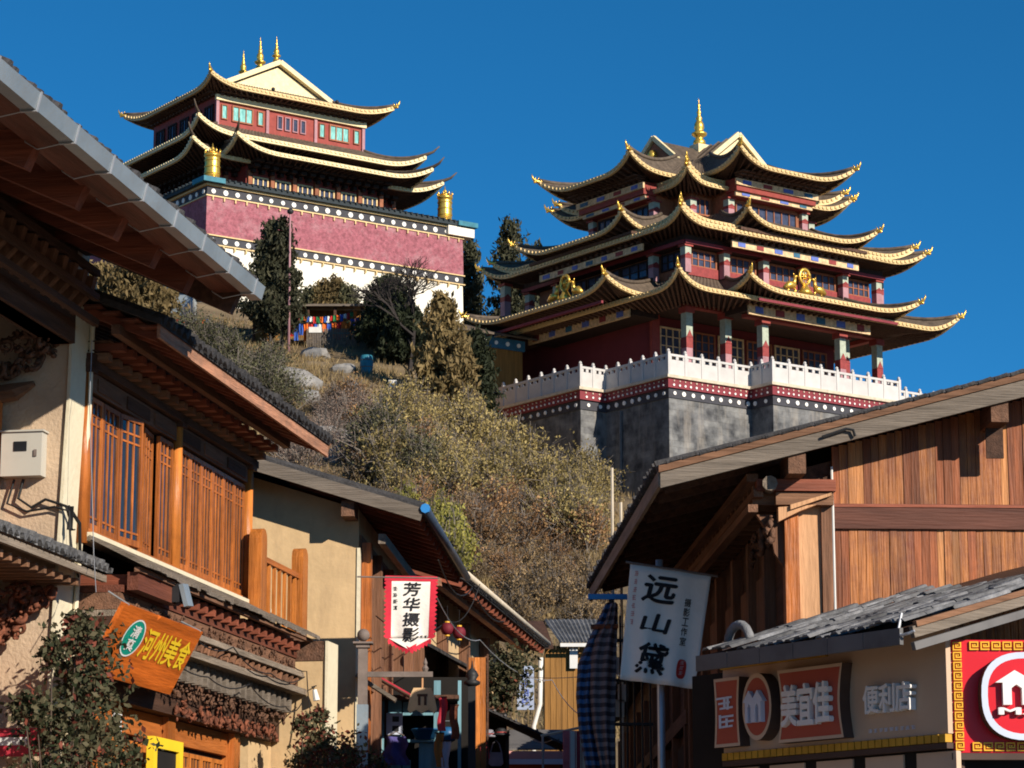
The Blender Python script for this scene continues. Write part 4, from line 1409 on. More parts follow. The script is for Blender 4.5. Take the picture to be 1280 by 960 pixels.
fl = thing('flood_lamp', 'grey flood lamp clamped under the weathered boards above the orange sign', 'lamp', M=LF.M @ Matrix.Translation(LF.on(229, 742, x=.72)))
MB().beam((0, 0, .1), (.06, .02, -.14), .2, .05, up=(1, 0, 0)).build('lamp_head', M_['sheet_metal'], fl)
for k in range(4): MB().box(-.1, -.02, -.09 + k * .055, -.07 + k * .055, -.1, .1).build('cooling_fin', M_['black_iron'], fl)
MB().tube([(0, 0, .1), (-.1, 0, .16)], .012, 5).build('arm', M_['grey_iron'], fl)
wl = thing('white_lamp', 'small white tube lamp on the cream party wall', 'lamp', M=LF.M @ Matrix.Translation(LF.on(393, 868, y=7.1)))
MB().tube([(0, 0, .06), (.03, 0, -.08)], [.03, .045], 8).build('shade', M_['white_paint'], wl)
MB().tube([(0, 0, .06), (-.05, .05, .1), (0, .1, .12)], .008, 5).build('arm', M_['black_iron'], wl)

# little balcony railing on the pent roof end
bl = thing('balcony_railing', 'small orange balcony railing with two round topped posts', 'railing', M=LF.M)
def rpost(y, z0, z1, w, x=.28):
    pts = [(x, y - w / 2, z0), (x, y + w / 2, z0), (x, y + w / 2, z1 - w * .5)] + [(x, y + w / 2 * math.cos(t * math.pi / 6), z1 - w * .5 + w * .5 * math.sin(t * math.pi / 6)) for t in range(1, 6)] + [(x, y - w / 2, z1 - w * .5)]
    MB().prism(pts, (-.16, 0, 0)).build('post', M_['honey_wood_z'], bl)
q1, q2 = LF.on(329, 757, x=.28), LF.on(381, 775, x=.28)
rpost(q1.y, 5.45, LF.on(324, 657, x=.28).z, .28)
rpost(q2.y, 5.45, LF.on(376, 682, x=.28).z, .26)
zr = LF.on(355, 712, x=.2).z
MB().beam((.2, q1.y + .14, zr), (.2, q2.y - .13, zr), .07, .07).build('top_rail', M_['orange_wood_y'], bl)
for k in range(7):
    y = lerp(q1.y + .14, q2.y - .13, (k + .5) / 7)
    MB().box(.18, .22, y - .03, y + .03, 5.45, zr - .036).build('bar', M_['honey_wood_z'], bl)
MB().box(.1, .3, q1.y - .3, q2.y + .3, 5.3, 5.449).build('base', M_['brown_wood_y'], bl)

# ---- plastered gable house
GF = Frame(-2.16, 38, -3.5)
h3 = thing('plaster_gable_house', 'cream plastered house end with grey rake board and dark blue gutter', 'house', M=GF.M)
g3 = lambda x: 7.67 - .314 * x
MB().prism([(-6, 0, -1), (0, 0, -1), (0, 0, g3(0) - .22), (-4, 0, g3(-4) - .22), (-6, 0, g3(-4) - .8)], (0, 7, 0)).build('wall', M_['cream_plaster'], h3)
MB().box(-.02, .025, -.02, .09, -1, 6.9).build('lit_end_strip', M_['cream_and_lit_end'], h3)  # lit edge of the gable wall painted as a brighter strip
tiled_slope(h3, .93, g3(.93) - .03, -4.2, g3(-4.2) - .03, -.58, 6.9)
MB().beam((.95, -.60, g3(.95) - .1), (-4.2, -.60, g3(-4.2) - .1), .05, .18).build('rake_board', M_['grey_wood_x'], h3)
for k in range(15):
    y = -.3 + k * .5
    MB().beam((.88, y, g3(.88) - .1), (-1, y, g3(-1) - .1), .09, .11).build('rafter', M_['red_wood_x'], h3)
for k in range(8):
    x = lerp(.9, -.6, (k + .5) / 8)
    MB().beam((x, -.55, g3(x) - .04), (x, 6.8, g3(x) - .04), .17, .02).build('soffit_board', M_['brown_wood_y'], h3)
for x in (-.1, -1.6): MB().box(x - .09, x + .09, -.5, .1, g3(x) - .42, g3(x) - .2).build('purlin_end', M_['brown_wood_y'], h3)
MB().tube([(1.0, -.58, g3(1.0)), (1.0, 6.9, g3(1.0))], .06, 8).build('gutter', M_['blue_gutter'], h3, True)
MB().tube([(1.0, -.66, g3(1.0)), (1.0, -.57, g3(1.0))], .068, 8).build('gutter_cap', M_['blue_paint'], h3)
MB().beam((.35, -.2, 7.0), (.35, 6.8, 7.0), .1, .14).build('eave_beam', M_['grey_wood_y'], h3)
for y in (.25, 1.6, 3.2, 4.8, 6.4): MB().box(.03, .16, y - .09, y + .09, -1, 7.0).build('street_post', M_['orange_wood_z' if y < 1 else 'brown_wood_z'], h3)
MB().box(.004, .03, .1, 6.9, -1, 7.1).build('street_wall', M_['brown_wood_z'], h3)
MB().box(.005, .07, .4, 6.6, 5.0, 5.2).build('street_beam', M_['brown_wood_y'], h3)
for y in (.95, 2.4): MB().box(.031, .06, y - .5, y + .5, 5.3, 6.5).build('shutter', M_['brown_wood_z'], h3)
MB().beam((.0, -.1, 5.1), (.55, -.05, 4.75), .3, .05).build('small_awning', M_['grey_wood_x'], h3)

# ------------------------------------------------------------------ right-hand plank gable house
RF = Frame(2.84, 28, 2.5)
h5 = thing('plank_gable_house', 'timber house with orange brown plank gable and broad weathered rake board', 'house', M=RF.M)
g5 = lambda x: 6.60 + .262 * x                 # top of the rake
RX = 6.2                                      # ridge
MB().prism([(.0, .03, -1), (2 * RX, .03, -1), (2 * RX, .03, g5(0) - .3), (RX, .03, g5(RX) - .3), (0, .03, g5(0) - .3)], (0, 9, 0)).build('wall', M_['dark_wood'], h5)
rr = random.Random(3)
x, k = .50, 0
while x < 4.6:
    w = rr.uniform(.072, .092)
    d = rr.uniform(0, .012)
    zt = g5(x) - .16
    MB().box(x, x + w - .004, -.02 - d, .02, 5.94, zt).build('plank', M_[rr.choice(('plank_stain',) * 5 + ('plank_dark',) * 2 + ('plank_pale',))], h5)
    x += w
x = .50
while x < 4.6:
    w = rr.uniform(.072, .092)
    d = rr.uniform(0, .012)
    MB().box(x, x + w - .004, -.02 - d, .02, 4.2, 5.73).build('plank', M_[rr.choice(('plank_stain',) * 4 + ('plank_dark',) * 4 + ('plank_pale',))], h5)
    x += w
MB().box(.5, 4.6, -.065, .01, 5.705, 5.965).build('cross_beam', M_['beam_maroon'], h5)
MB().box(.5, 4.6, -.075, -.066, 5.93, 5.96).build('beam_edge', M_['red_wood_x'], h5)
# corner timbers
MB().box(.13, .36, -.05, .02, 4.4, 6.02).jit(.008, 4).build('pale_panel', M_['pale_wood_z'], h5)
MB().box(.365, .475, -.09, .02, 4.4, 6.1).build('corner_post', M_['brown_wood_z'], h5)
MB().box(-.02, .125, -.10, .1, 4.2, 6.05).build('corner_post', M_['orange_wood_z'], h5)
MB().box(-.32, .50, -.24, -.08, 6.07, 6.19).build('tie_beam', M_['red_wood_x'], h5)
MB().box(-.12, .48, -.20, -.08, 5.93, 6.06).build('tie_beam', M_['brown_wood_x'], h5)
MB().tube([(-.2, -.35, 6.13), (-.18, -.1, 6.13)], .08, 9).build('log_end', M_['grey_wood_y'], h5)
MB().prism([(-.1, -.22, 5.9), (-.1, -.22, 5.75), (.12, -.22, 5.86), (.3, -.22, 5.93)], (0, .12, 0)).build('brace', M_['pale_wood_z'], h5)
MB().prism([(.02, -.26, 5.87), (.45, -.26, 6.02), (.45, -.26, 6.05), (.02, -.26, 5.92)], (0, .1, 0)).build('brace', M_['pale_wood_z'], h5)
MB().tube([(.488, -.085, 4.5), (.488, -.085, 5.92), (.485, -.08, 6.35)], .013, 6).build('conduit', M_['white_paint'], h5)
# roof
tiled_slope(h5, -1.37, g5(-1.37) - .04, RX, g5(RX) - .04, -.6, 9.2)
tiled_slope(h5, 2 * RX + 1.37, g5(-1.37) - .04, RX, g5(RX) - .04, -.6, 9.2)
rk = MB().prism([(-1.36, -.63, g5(-1.36) - .22), (RX, -.63, g5(RX) - .24), (RX, -.63, g5(RX) - .05), (-1.36, -.63, g5(-1.36) - .06)], (0, .045, 0)).jit(.004, 5).build('rake_board', M_['grey_wood_x'], h5)
MB().prism([(-1.38, -.65, g5(-1.38) - .055), (RX, -.65, g5(RX) - .045), (RX, -.65, g5(RX) + .02), (-1.38, -.65, g5(-1.38) + .01)], (0, .1, 0)).jit(.006, 6).build('rake_cap', M_['brown_wood_x'], h5)
q = MB()
for k in range(44):
    x = -1.3 + k * .17
    q.tube([(x, -.66, g5(x) + .03), (x + .13, -.66, g5(x + .13) + .045), (x + .13, -.5, g5(x + .13) + .045)], .02, 5)
q.build('verge_tiles', M_['roof_tile'], h5, kind='stuff')
for k in range(10):
    x = lerp(-1.25, .05, (k + .5) / 10)
    MB().beam((x, -.58, g5(x) - .075), (x, 9.1, g5(x) - .075), .126, .02).build('soffit_board', M_['brown_wood_y'], h5)
for k in range(13):
    y = .1 + k * .7
    MB().beam((-1.25, y, g5(-1.25) - .14), (.2, y, g5(.2) - .14), .08, .1).build('rafter', M_['dark_wood'], h5)
MB().beam((-1.36, -.6, g5(-1.36) - .12), (-1.36, 9.2, g5(-1.36) - .12), .04, .16).build('eave_board', M_['grey_wood_y'], h5)
for x in (.05, 2.16, 4.2): MB().box(x - .09, x + .09, -.58, .05, g5(x) - .42, g5(x) - .21).build('purlin_end', M_['brown_wood_y'], h5)
MB().box(2.07, 2.25, -.30, -.27, g5(2.16) - .75, g5(2.16) - .43).build('shadow_board', M_['dark_wood'], h5)  # dark board added in place of a purlin end's cast shadow
MB().tube([(.3, -.66, g5(.3) - .12), (.55, -.67, g5(.55) - .1), (.62, -.67, g5(.62) - .13), (.64, -.66, g5(.64) - .2)], .016, 6).build('hook', M_['cable_black'], h5)
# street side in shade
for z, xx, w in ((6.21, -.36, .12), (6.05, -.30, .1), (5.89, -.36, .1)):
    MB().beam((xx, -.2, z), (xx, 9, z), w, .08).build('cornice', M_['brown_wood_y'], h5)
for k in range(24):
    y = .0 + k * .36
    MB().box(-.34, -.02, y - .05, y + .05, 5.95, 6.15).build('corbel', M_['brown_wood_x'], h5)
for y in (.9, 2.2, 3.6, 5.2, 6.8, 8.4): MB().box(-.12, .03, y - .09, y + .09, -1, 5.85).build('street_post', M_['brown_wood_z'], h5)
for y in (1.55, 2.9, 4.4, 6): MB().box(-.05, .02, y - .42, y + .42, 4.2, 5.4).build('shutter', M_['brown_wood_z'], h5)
cm = MB()
carving(cm, (-.22, .3, 5.62), (-.22, -.15, 5.72), .3, .08, 8, 41)
carving(cm, (-.2, 1.3, 5.6), (-.2, .9, 5.7), .26, .08, 6, 42)
cm.build('carved_bracket', M_['carved_wood'], h5, True, kind='stuff')
MB().prism([(-.3, -.02, 5.85), (-.02, -.02, 5.85), (-.02, -.02, 5.3), (-.12, -.02, 5.45), (-.15, -.02, 5.62)], (0, .1, 0)).build('bracket', M_['brown_wood_z'], h5)

# ------------------------------------------------------------------ the corner shop in front of it
SF = Frame(3.456, 23.5, 33)
ks = thing('corner_shop', 'low corner shop with an uneven grey tiled roof and beige sign fascia', 'shop', M=SF.M)
s5 = .28
zr5 = lambda x: 4.19 + s5 * x
MB().prism([(0, 0, zr5(0) - .05), (5, 0, zr5(5) - .05), (5, 0, zr5(5)), (0, 0, zr5(0))], (0, 2.95, 0)).build('roof_deck', M_['dark_wood'], ks)
rr = random.Random(11)
tm = [MB().prism([(0, -.062, 0), (0, -.03, .03), (0, .03, .03), (0, .062, 0), (0, .03, .012), (0, -.03, .012)], (.36, 0, .0)).mesh('tile', M_['grey_shingle']) for _ in range(1)][0]
ang = math.atan(s5)
for j in range(9):
    for k in range(23):
        y = .06 + k * .127
        x = -.07 + j * .29
        wob = .035 * math.sin(y * 2.1 + 1) + .02 * math.sin(y * 5.3)
        obj('tile', tm, ks, loc=(x + rr.uniform(-.03, .03), y + rr.uniform(-.012, .012), zr5(x) + .03 + wob * .6 + rr.uniform(-.008, .012)), rot=(rr.uniform(-.12, .12), -ang + rr.uniform(-.05, .03), rr.uniform(-.06, .06)))
for k in range(6):
    y = k * .49
    MB().box(-.13, -.09, y + .004, y + .486, zr5(0) - .16, zr5(0) - .015).build('eave_fascia_panel', M_['grey_gutter'], ks)
MB().beam((-.02, -.03, zr5(0) - .05), (5, -.03, zr5(5) - .05), .05, .10).build('verge_board', M_['grey_wood_x'], ks)
MB().beam((-.0, -.02, zr5(0) - .17), (5, -.02, zr5(5) - .17), .05, .07).build('verge_pipe', M_['grey_gutter'], ks)
MB().beam((-.0, -.05, zr5(0) + .02), (5, -.05, zr5(5) + .02), .05, .05).build('verge_lath', M_['brown_wood_x'], ks)
rt_ = MB()
rt_.tube([(.1, .62 + .18 * math.cos(t), zr5(.1) + .08 + .2 * math.sin(t)) for t in [i * math.pi / 8 for i in range(9)]], .03, 6)
for yy in (0.0,):
    pass
rt_ = MB().tube([(.25, 2.75 + .17 * math.cos(t), zr5(.25) + .05 + .17 * math.sin(t)) for t in [i * math.pi / 8 for i in range(9)]], .045, 7)
rt_.build('ridge_end_tile', M_['grey_shingle'], ks, True)
MB().tube([(-.06, .05, zr5(0) + .12), (-.1, .05, zr5(0) - .02), (-.12, .0, zr5(0) - .08), (-.1, -.08, zr5(0) - .07), (-.08, -.13, zr5(0) - .05)], .014, 6).build('wire_hook', M_['galvanised'], ks)
# body under the roof
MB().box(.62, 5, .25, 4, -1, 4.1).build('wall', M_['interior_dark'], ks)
XS = .55
pt0, pt1 = SF.on(1186, 938, x=XS), SF.on(905, 943, x=XS)
zb = (pt0.z + pt1.z) / 2
ztp = SF.on(1100, 815, x=XS).z
ya, yb = pt0.y, pt1.y
MB().box(XS, XS + .06, ya, yb, zb + .08, ztp + .3).build('sign_board', M_['sign_beige'], ks)
for k in range(34):
    y = lerp(ya, yb, (k + .5) / 34)
    w = abs(yb - ya) / 34 * .42
    MB().box(XS - .03, XS + .05, y - w, y + w, zb + .005, zb + .075).build('fret_piece', M_['fret_dull'], ks)
MB().box(XS - .02, XS + .06, ya, yb, zb - .05, zb).build('sign_base', M_['sign_side_dark'], ks)
MB().box(XS - .03, XS + .05, yb * .5 + ya * .5, yb, ztp + .02, ztp + .09).build('upper_fret', M_['fret_dull'], ks)
SS = flat_surf((XS - .002, 0, 0), (0, -1, 0), (0, 0, 1))


def spx(px, py): # pixel on the sign plane -> (u, v)
    p = SF.on(px, py, x=XS)
    return -p.y, p.z


def scroll_panel(px0, px1, t0, t1, b0, b1, name, d=.12, inset=.03, m='sign_red_dull'):
    """raised box sign with waisted sides"""
    u0, v0 = spx(px0, b0); u1, v1 = spx(px1, b1)
    _, v2 = spx(px0, t0); _, v3 = spx(px1, t1)
    vb, vt = (v0 + v1) / 2, (v2 + v3) / 2
    def outl(g):
        w = (u1 - u0) * .05
        P = []
        for i in range(9):
            t = i / 8
            P.append((u0 + g + w * math.sin(t * math.pi), lerp(vb + g, vt - g, t)))
        for i in range(9):
            t = i / 8
            P.append((u1 - g - w * math.sin(t * math.pi), lerp(vt - g, vb + g, t)))
        return P
    o = outl(0)
    fr = MB().prism([SS(u, v, 0) for u, v in o][::-1], SS(0, 0, d) - SS(0, 0, 0)).build(name, M_['sign_side_dark'], ks)
    MB().grid([[SS(u, v, d + .003) for u, v in o + o[:1]], [SS(u, v, d + .003) for u, v in outl(inset) + outl(inset)[:1]]]).build('panel_rim', M_['sign_trim'], fr)
    i = outl(inset)
    MB().add([SS(u, v, d + .001) for u, v in i], [tuple(range(len(i)))]).build('panel_face', M_[m], fr)
    return fr, (u0, u1, vb, vt)


fr, (u0, u1, vb, vt) = scroll_panel(986, 1068, 838, 830, 927, 925, 'scroll_sign')
m = MB()
for k, ch in enumerate('美宜佳'):
    a = lerp(u0, u1, .12 + k * .25); b = lerp(u0, u1, .12 + k * .25 + .235)
    put_text(m, ch, lambda u, v, h=0: SS(u, v, h + .123), a, b, lerp(vb, vt, .22), lerp(vb, vt, .76), .03, .05)
m.build('raised_letters', M_['letter_white'], fr)
m = MB()
a0, b0 = spx(1087, 893); a1, b1 = spx(1147, 852)
for k, ch in enumerate('便利店'):
    put_text(m, ch, SS, lerp(a0, a1, k / 3), lerp(a0, a1, (k + .93) / 3), b0, b1, .025, .07)
m.build('raised_letters', M_['letter_white'], ks)
m = MB()
a0, b0 = spx(1086, 917); a1, b1 = spx(1146, 906)
for k in range(9): put_marks(m, SS, lerp(a0, a1, k / 9), lerp(a0, a1, (k + .8) / 9), b0, b1, 60 + k)
m.build('small_letters', M_['letter_pale_blue'], ks)
# oval emblem
c = spx(961, 884); e0 = spx(943, 884); e1 = spx(961, 842)
ru, rv = abs(c[0] - e0[0]), abs(e1[1] - c[1])
def oval(k, h): return [SS(c[0] + k * ru * math.cos(t * math.pi / 16), c[1] + k * rv * math.sin(t * math.pi / 16), h) for t in range(32)]
em = MB().prism(oval(1, 0)[::-1], SS(0, 0, .14) - SS(0, 0, 0)).build('oval_emblem', M_['sign_side_dark'], ks)
MB().grid([oval(1, .144) + oval(1, .144)[:1], oval(.86, .144) + oval(.86, .144)[:1]]).build('emblem_rim', M_['sign_trim'], em)
MB().add(oval(.87, .142), [tuple(range(32))]).build('emblem_face', M_['sign_red_dull'], em)


def house_m(S, cu, cv, w, h, d, base=0):
    """the twin-gabled house mark shaped like an m"""
    P = [(-.5, .30), (-.25, .60), (0, .32), (.25, .60), (.5, .30), (.42, .30), (.42, -.5), (.33, -.5), (.33, -.05), (.25, .08), (.17, -.05), (.17, -.5), (-.17, -.5), (-.17, -.05), (-.25, .08), (-.33, -.05), (-.33, -.5), (-.42, -.5), (-.42, .30)]
    P = [(-.56, .14), (-.24, .5), (0, .25), (.24, .5), (.56, .14), (.44, .14), (.44, -.5), (.30, -.5), (.30, -.02), (.22, .09), (.13, -.02), (.13, -.5), (-.13, -.5), (-.13, -.02), (-.22, .09), (-.30, -.02), (-.30, -.5), (-.44, -.5), (-.44, .14)]
    pts = [S(cu + a * w, cv + b * h, base) for a, b in P]
    return MB().prism(pts[::-1], S(0, 0, d) - S(0, 0, 0))


house_m(SS, c[0], c[1], ru * 1.25, rv * .95, .05, .143).build('house_mark', M_['letter_pale_blue'], em)
fr2, q4 = scroll_panel(906, 938, 850, 846, 935, 933, 'scroll_sign')
m = MB()
for k in range(2): put_marks(m, lambda u, v, h=0: SS(u, v, h + .125), lerp(q4[0], q4[1], .1), lerp(q4[0], q4[1], .8), lerp(q4[2], q4[3], .25 + .27 * k), lerp(q4[2], q4[3], .47 + .27 * k), 5 + k)
m.build('small_letters', M_['letter_pale_blue'], fr2)

# red corner sign facing down the street
KF = Frame(3.872, 23.98, 1.5)
rs = thing('red_shop_sign', 'glossy red shop sign with yellow fret border and white twin gabled house mark', 'sign', M=KF.M)
z0, z1 = KF.on(1230, 941, y=0).z, KF.on(1230, 800, y=0).z
MB().box(0, 1.34, 0, .08, z0, z1).build('board', M_['sign_red'], rs)
MB().box(-.02, 1.36, .0, .12, z0 - .06, z0 - .003).build('sign_base', M_['sign_side_dark'], rs)
KS = flat_surf((0, -.002, 0), (1, 0, 0), (0, 0, 1))


def fret(u, v, w, h):
    """one squared spiral of the border"""
    q = MB()
    t = w * .15
    for a, b, cc, dd in ((0, 0, w, t), (0, t, t, h), (t, h - t, w, h), (w - t, 2 * t, w, h - t), (2 * t, 2 * t, w - t, 3 * t), (2 * t, 3 * t, 3 * t, h - 2 * t), (3.4 * t, h - 3 * t, w - 2 * t, h - 2 * t)):
        p = KS(u + a, v + b); r_ = KS(u + cc, v + dd)
        q.box(p.x, r_.x, -.022, -.002, p.z, r_.z)
    return q


bw = .075
n = 11
for k in range(n):
    v = lerp(z0 + .02, z1 - bw - .02, k / (n - 1))
    fret(.012, v, bw, bw).build('fret', M_['fret_yellow'], rs)
for k in range(12):
    u = .16 + k * .098
    fret(u, z0 + .015, .08, bw).build('fret', M_['fret_yellow'], rs)
    fret(u, z1 - bw - .015, .08, bw).build('fret', M_['fret_yellow'], rs)
cc = KF.on(1281, 872, y=0)
hw_, hh_ = .415, .385
def rrect(k, h, e=0):
    P = []
    for t in range(40):
        a = 2 * math.pi * t / 40
        ca, sa = math.cos(a), math.sin(a)
        ex = .78
        P.append(KS(cc.x + (hw_ - e) * math.copysign(abs(ca) ** ex, ca), cc.z + (hh_ - e) * math.copysign(abs(sa) ** ex, sa), h))
    return P
ringo = MB().prism(rrect(1, 0)[::-1], (0, -.16, 0)).build('ring_box', M_['sign_side_dark'], rs)
MB().grid([rrect(1, .165) + rrect(1, .165)[:1], rrect(1, .165, .055) + rrect(1, .165, .055)[:1]]).build('ring_face', M_['letter_pale_blue'], ringo)
MB().add(rrect(1, .163, .05), [tuple(range(40))]).build('ring_field', M_['sign_red'], ringo)
K2 = lambda u, v, h=0: KS(u, v, h + .165)
house_m(K2, cc.x, cc.z + .07, .54, .30, .06).build('house_mark', M_['letter_white'], ringo)
m = MB()
put_text(m, 'M.Y.J', K2, cc.x - .27, cc.x + .27, cc.z - .185, cc.z - .105, .02, .05)
m.build('raised_letters', M_['letter_white'], ringo)
# shop front below the signs
MB().box(.66, .75, .2, 3.4, -1, zb - .06).build('shop_front', M_['sign_side_dark'], ks)
for k in range(5):
    y = lerp(.4, 3.2, k / 4)
    MB().box(.6, .655, y - .26, y + .26, zb - .5, zb - .07).build('upper_pane', M_['sign_trim'], ks)

# ------------------------------------------------------------------ the street between the rows
def stripemat(name, c1, c2, sc):
    m = bpy.data.materials.new(name)
    m.use_nodes = True
    N, Lk = m.node_tree.nodes, m.node_tree.links
    tc = N.new('ShaderNodeTexCoord')
    w = N.new('ShaderNodeTexWave')
    w.bands_direction = 'Z'
    w.inputs['Scale'].default_value = sc
    w.inputs['Distortion'].default_value = .6
    Lk.new(tc.outputs['Object'], w.inputs[0])
    cr = N.new('ShaderNodeValToRGB')
    cr.color_ramp.elements[0].position = .42
    cr.color_ramp.elements[1].position = .58
    cr.color_ramp.elements[0].color = (*c1, 1)
    cr.color_ramp.elements[1].color = (*c2, 1)
    Lk.new(w.outputs[0], cr.inputs[0])
    Lk.new(cr.outputs[0], N['Principled BSDF'].inputs['Base Color'])
    N['Principled BSDF'].inputs['Roughness'].default_value = .85
    MATS[name] = m


stripemat('stripe_blue', (.015, .02, .045), (.045, .12, .28), 3.2)
stripemat('stripe_grey', (.05, .04, .05), (.17, .15, .17), 3.2)


def cloth_banner(name, label, cat, corners, Y, fold=.03, nfold=2.5, m='cloth_white', group=None):
    """hanging cloth: corners in pixels (tl, tr, br, bl) at distance Y; returns root and surf(u, v, h)"""
    tl, tr_, br, bl_ = [at(*c, Y) for c in corners]
    root = thing(name, label, cat, loc=(tl + tr_) / 2, group=group)
    o = (tl + tr_) / 2

    def S(u, v, h=0):
        p = bl_.lerp(br, u).lerp(tl.lerp(tr_, u), v) - o
        p.y += fold * math.sin(u * nfold * 6.28 + 1.2 * v) * (1.15 - v) + fold * .5 * math.sin(u * 9 + v * 5) * (1 - v) - h
        return p
    c = MB().grid([[S(i / 24, j / 16) for i in range(25)] for j in range(17)])
    cl = c.build('cloth', M_[m], root, True)
    s = cl.modifiers.new('thickness', 'SOLIDIFY')
    s.thickness = .004
    return root, S


b2, S2 = cloth_banner('large_cloth_banner', 'large white cloth banner with three big brushed black characters', 'banner', [(788, 705), (889, 720), (868, 861), (775, 849)], 30.0)
m = MB()
for ch, (u0, u1, v0, v1) in zip('远山黛', ((.20, .60, .70, .93), (.22, .56, .44, .60), (.20, .58, .08, .34))):
    put_text(m, ch, lambda u, v, h=0: S2(u, v, h + .005), u0, u1, v0, v1, .03, 0, .05)
m.build('lettering', M_['letter_black'], b2)
m = MB()
for k, ch in enumerate('摄影工作室'): put_text(m, ch, lambda u, v, h=0: S2(u, v, h + .005), .72, .80, .70 - k * .085, .70 - k * .085 + .07, .012)
m.build('small_lettering', M_['letter_black'], b2)
m = MB()
for k in range(7): put_marks(m, lambda u, v, h=0: S2(u, v, h + .004), .06, .11, .90 - k * .07, .95 - k * .07, 80 + k)
m.build('red_print', M_['pink_print'], b2)
m = MB().add([S2(.79 + .065 * math.copysign(abs(math.cos(t)) ** .7, math.cos(t)), .155 + .085 * math.copysign(abs(math.sin(t)) ** .7, math.sin(t)), .007) for t in [i * math.pi / 10 for i in range(20)]], [tuple(range(20))])
sl_ = m.build('red_seal', M_['seal_red'], b2)
m = MB()
for k in range(3): put_marks(m, lambda u, v, h=0: S2(u, v, h + .007), .755, .825, .10 + k * .045, .14 + k * .045, 90 + k)
m.build('seal_strokes', M_['pink_print'], sl_)
MB().tube([S2(-.06, 1.012), S2(1.08, 1.004)], .014, 6).build('hanging_rod', M_['grey_iron'], b2)
pp = thing('banner_pole', 'pale galvanised pole standing behind the large cloth banner', 'pole', loc=(at(826, 860, 30.2).x, 30.2, hill(1.6, 30.2)))
MB().tube([(0, 0, 0), (.0, 0, at(826, 700, 30.2).z - hill(1.6, 30.2))], .045, 10).build('shaft', M_['galvanised'], pp, True)
MB().lathe([(.12, 0), (.12, .04), (.05, .06)], n=10).build('foot', M_['galvanised'], pp)

b1, S1 = cloth_banner('red_edged_banner', 'white cloth banner with scalloped red edge and four brushed characters', 'banner', [(487, 726), (541, 727), (538, 798), (486, 798)], 36.8, .012, 1.5)
MB().add([S1(0, 0), S1(.5, -.20), S1(1, 0)], [(0, 1, 2)]).build('cloth_point', M_['cloth_white'], b1)
rim = MB()
def edge_run(p, q, n):
    for k in range(n):
        a, b = (lerp(p[0], q[0], k / n), lerp(p[1], q[1], k / n)), (lerp(p[0], q[0], (k + 1) / n), lerp(p[1], q[1], (k + 1) / n))
        dx, dy = (b[1] - a[1]), -(b[0] - a[0])
        L = math.hypot(b[0] - a[0], b[1] - a[1])
        dx, dy = -dx / L, -dy / L * .72
        mid = ((a[0] + b[0]) / 2, (a[1] + b[1]) / 2)
        w = .13
        rim.add([S1(a[0] - dx * .05, a[1] - dy * .05, .003), S1(b[0] - dx * .05, b[1] - dy * .05, .003), S1(b[0] + dx * w * .55, b[1] + dy * w * .55, .003), S1(mid[0] + dx * w, mid[1] + dy * w, .003), S1(a[0] + dx * w * .55, a[1] + dy * w * .55, .003)], [(0, 1, 2, 3, 4)])
edge_run((1, 1), (1, 0), 13)
edge_run((1, 0), (.5, -.20), 6)
edge_run((.5, -.20), (0, 0), 6)
edge_run((0, 0), (0, 1), 13)
rim.add([S1(-.12, 1.0, .004), S1(1.12, 1.0, .004), S1(1.1, 1.09, .004), S1(-.1, 1.09, .004)], [(0, 1, 2, 3)])
rim.build('red_edging', M_['cloth_red'], b1)
m = MB()
for k, ch in enumerate('芳华摄影'): put_text(m, ch, lambda u, v, h=0: S1(u, v, h + .004), .34, .72, .745 - k * .265, .745 - k * .265 + .23, .025, 0, .03)
m.build('lettering', M_['letter_black'], b1)
m = MB()
for k in range(4): put_marks(m, S1, .08, .20, .82 - k * .11, .90 - k * .11, 30 + k)
for k in range(2): put_marks(m, S1, .74 + .1 * k, .82 + .1 * k, -.06, .06, 37 + k)
m.build('small_print', M_['letter_black'], b1)
MB().tube([S1(-.75, 1.06), S1(1.15, 1.06)], .012, 6).build('hanging_rod', M_['grey_iron'], b1)

# lamp post with hanging bell-shaped plaque
gz = hill(-2, 36)
tp = at(454, 810, 36)
lp = thing('lamp_post', 'square grey brown post with ball finial and long side arm', 'lamp post', loc=(tp.x, 36, gz))
h = tp.z - gz
MB().box(-.075, .075, -.075, .075, 0, h - .75).build('shade_grey_shaft', M_['sheet_metal'], lp)  # thicker lower part; its blue-grey colour paints the shade on the post
MB().box(-.062, .062, -.062, .062, h - .75, h).build('shaft', M_['grey_iron'], lp)
MB().box(-.09, .09, -.09, .09, h, h + .05).box(-.13, .13, -.13, .13, h + .05, h + .075).build('cap', M_['grey_iron'], lp)
MB().ball((0, 0, h + .17), .085, 10, 8).build('finial', M_['grey_iron'], lp, True)
za = at(500, 843, 36).z - gz
xa = at(541, 843, 36).x - tp.x
MB().box(.063, xa, -.03, .03, za - .035, za + .035).build('arm', M_['grey_iron'], lp)
MB().lathe([(.03, za + .036), (.045, za + .08), (.02, za + .12), (.03, za + .15), (.004, za + .22)], (xa - .1, 0, 0), 8).build('arm_finial', M_['grey_iron'], lp)
bq = at(528, 860, 36)
bell = thing('bell_plaque', 'pale wooden bell shaped plaque hanging from the lamp post arm', 'hanging sign', loc=(bq.x, 36, bq.z))
bell.scale = (1.15, 1, 1.15)
bp_ = [(-.1, 0), (.1, 0), (.14, -.09), (.17, -.25), (.14, -.29), (.07, -.25), (0, -.29), (-.07, -.25), (-.14, -.29), (-.17, -.25), (-.14, -.09)]
MB().prism([(x, .03, z) for x, z in bp_], (0, -.06, 0)).build('plaque', M_['bell_wood'], bell)
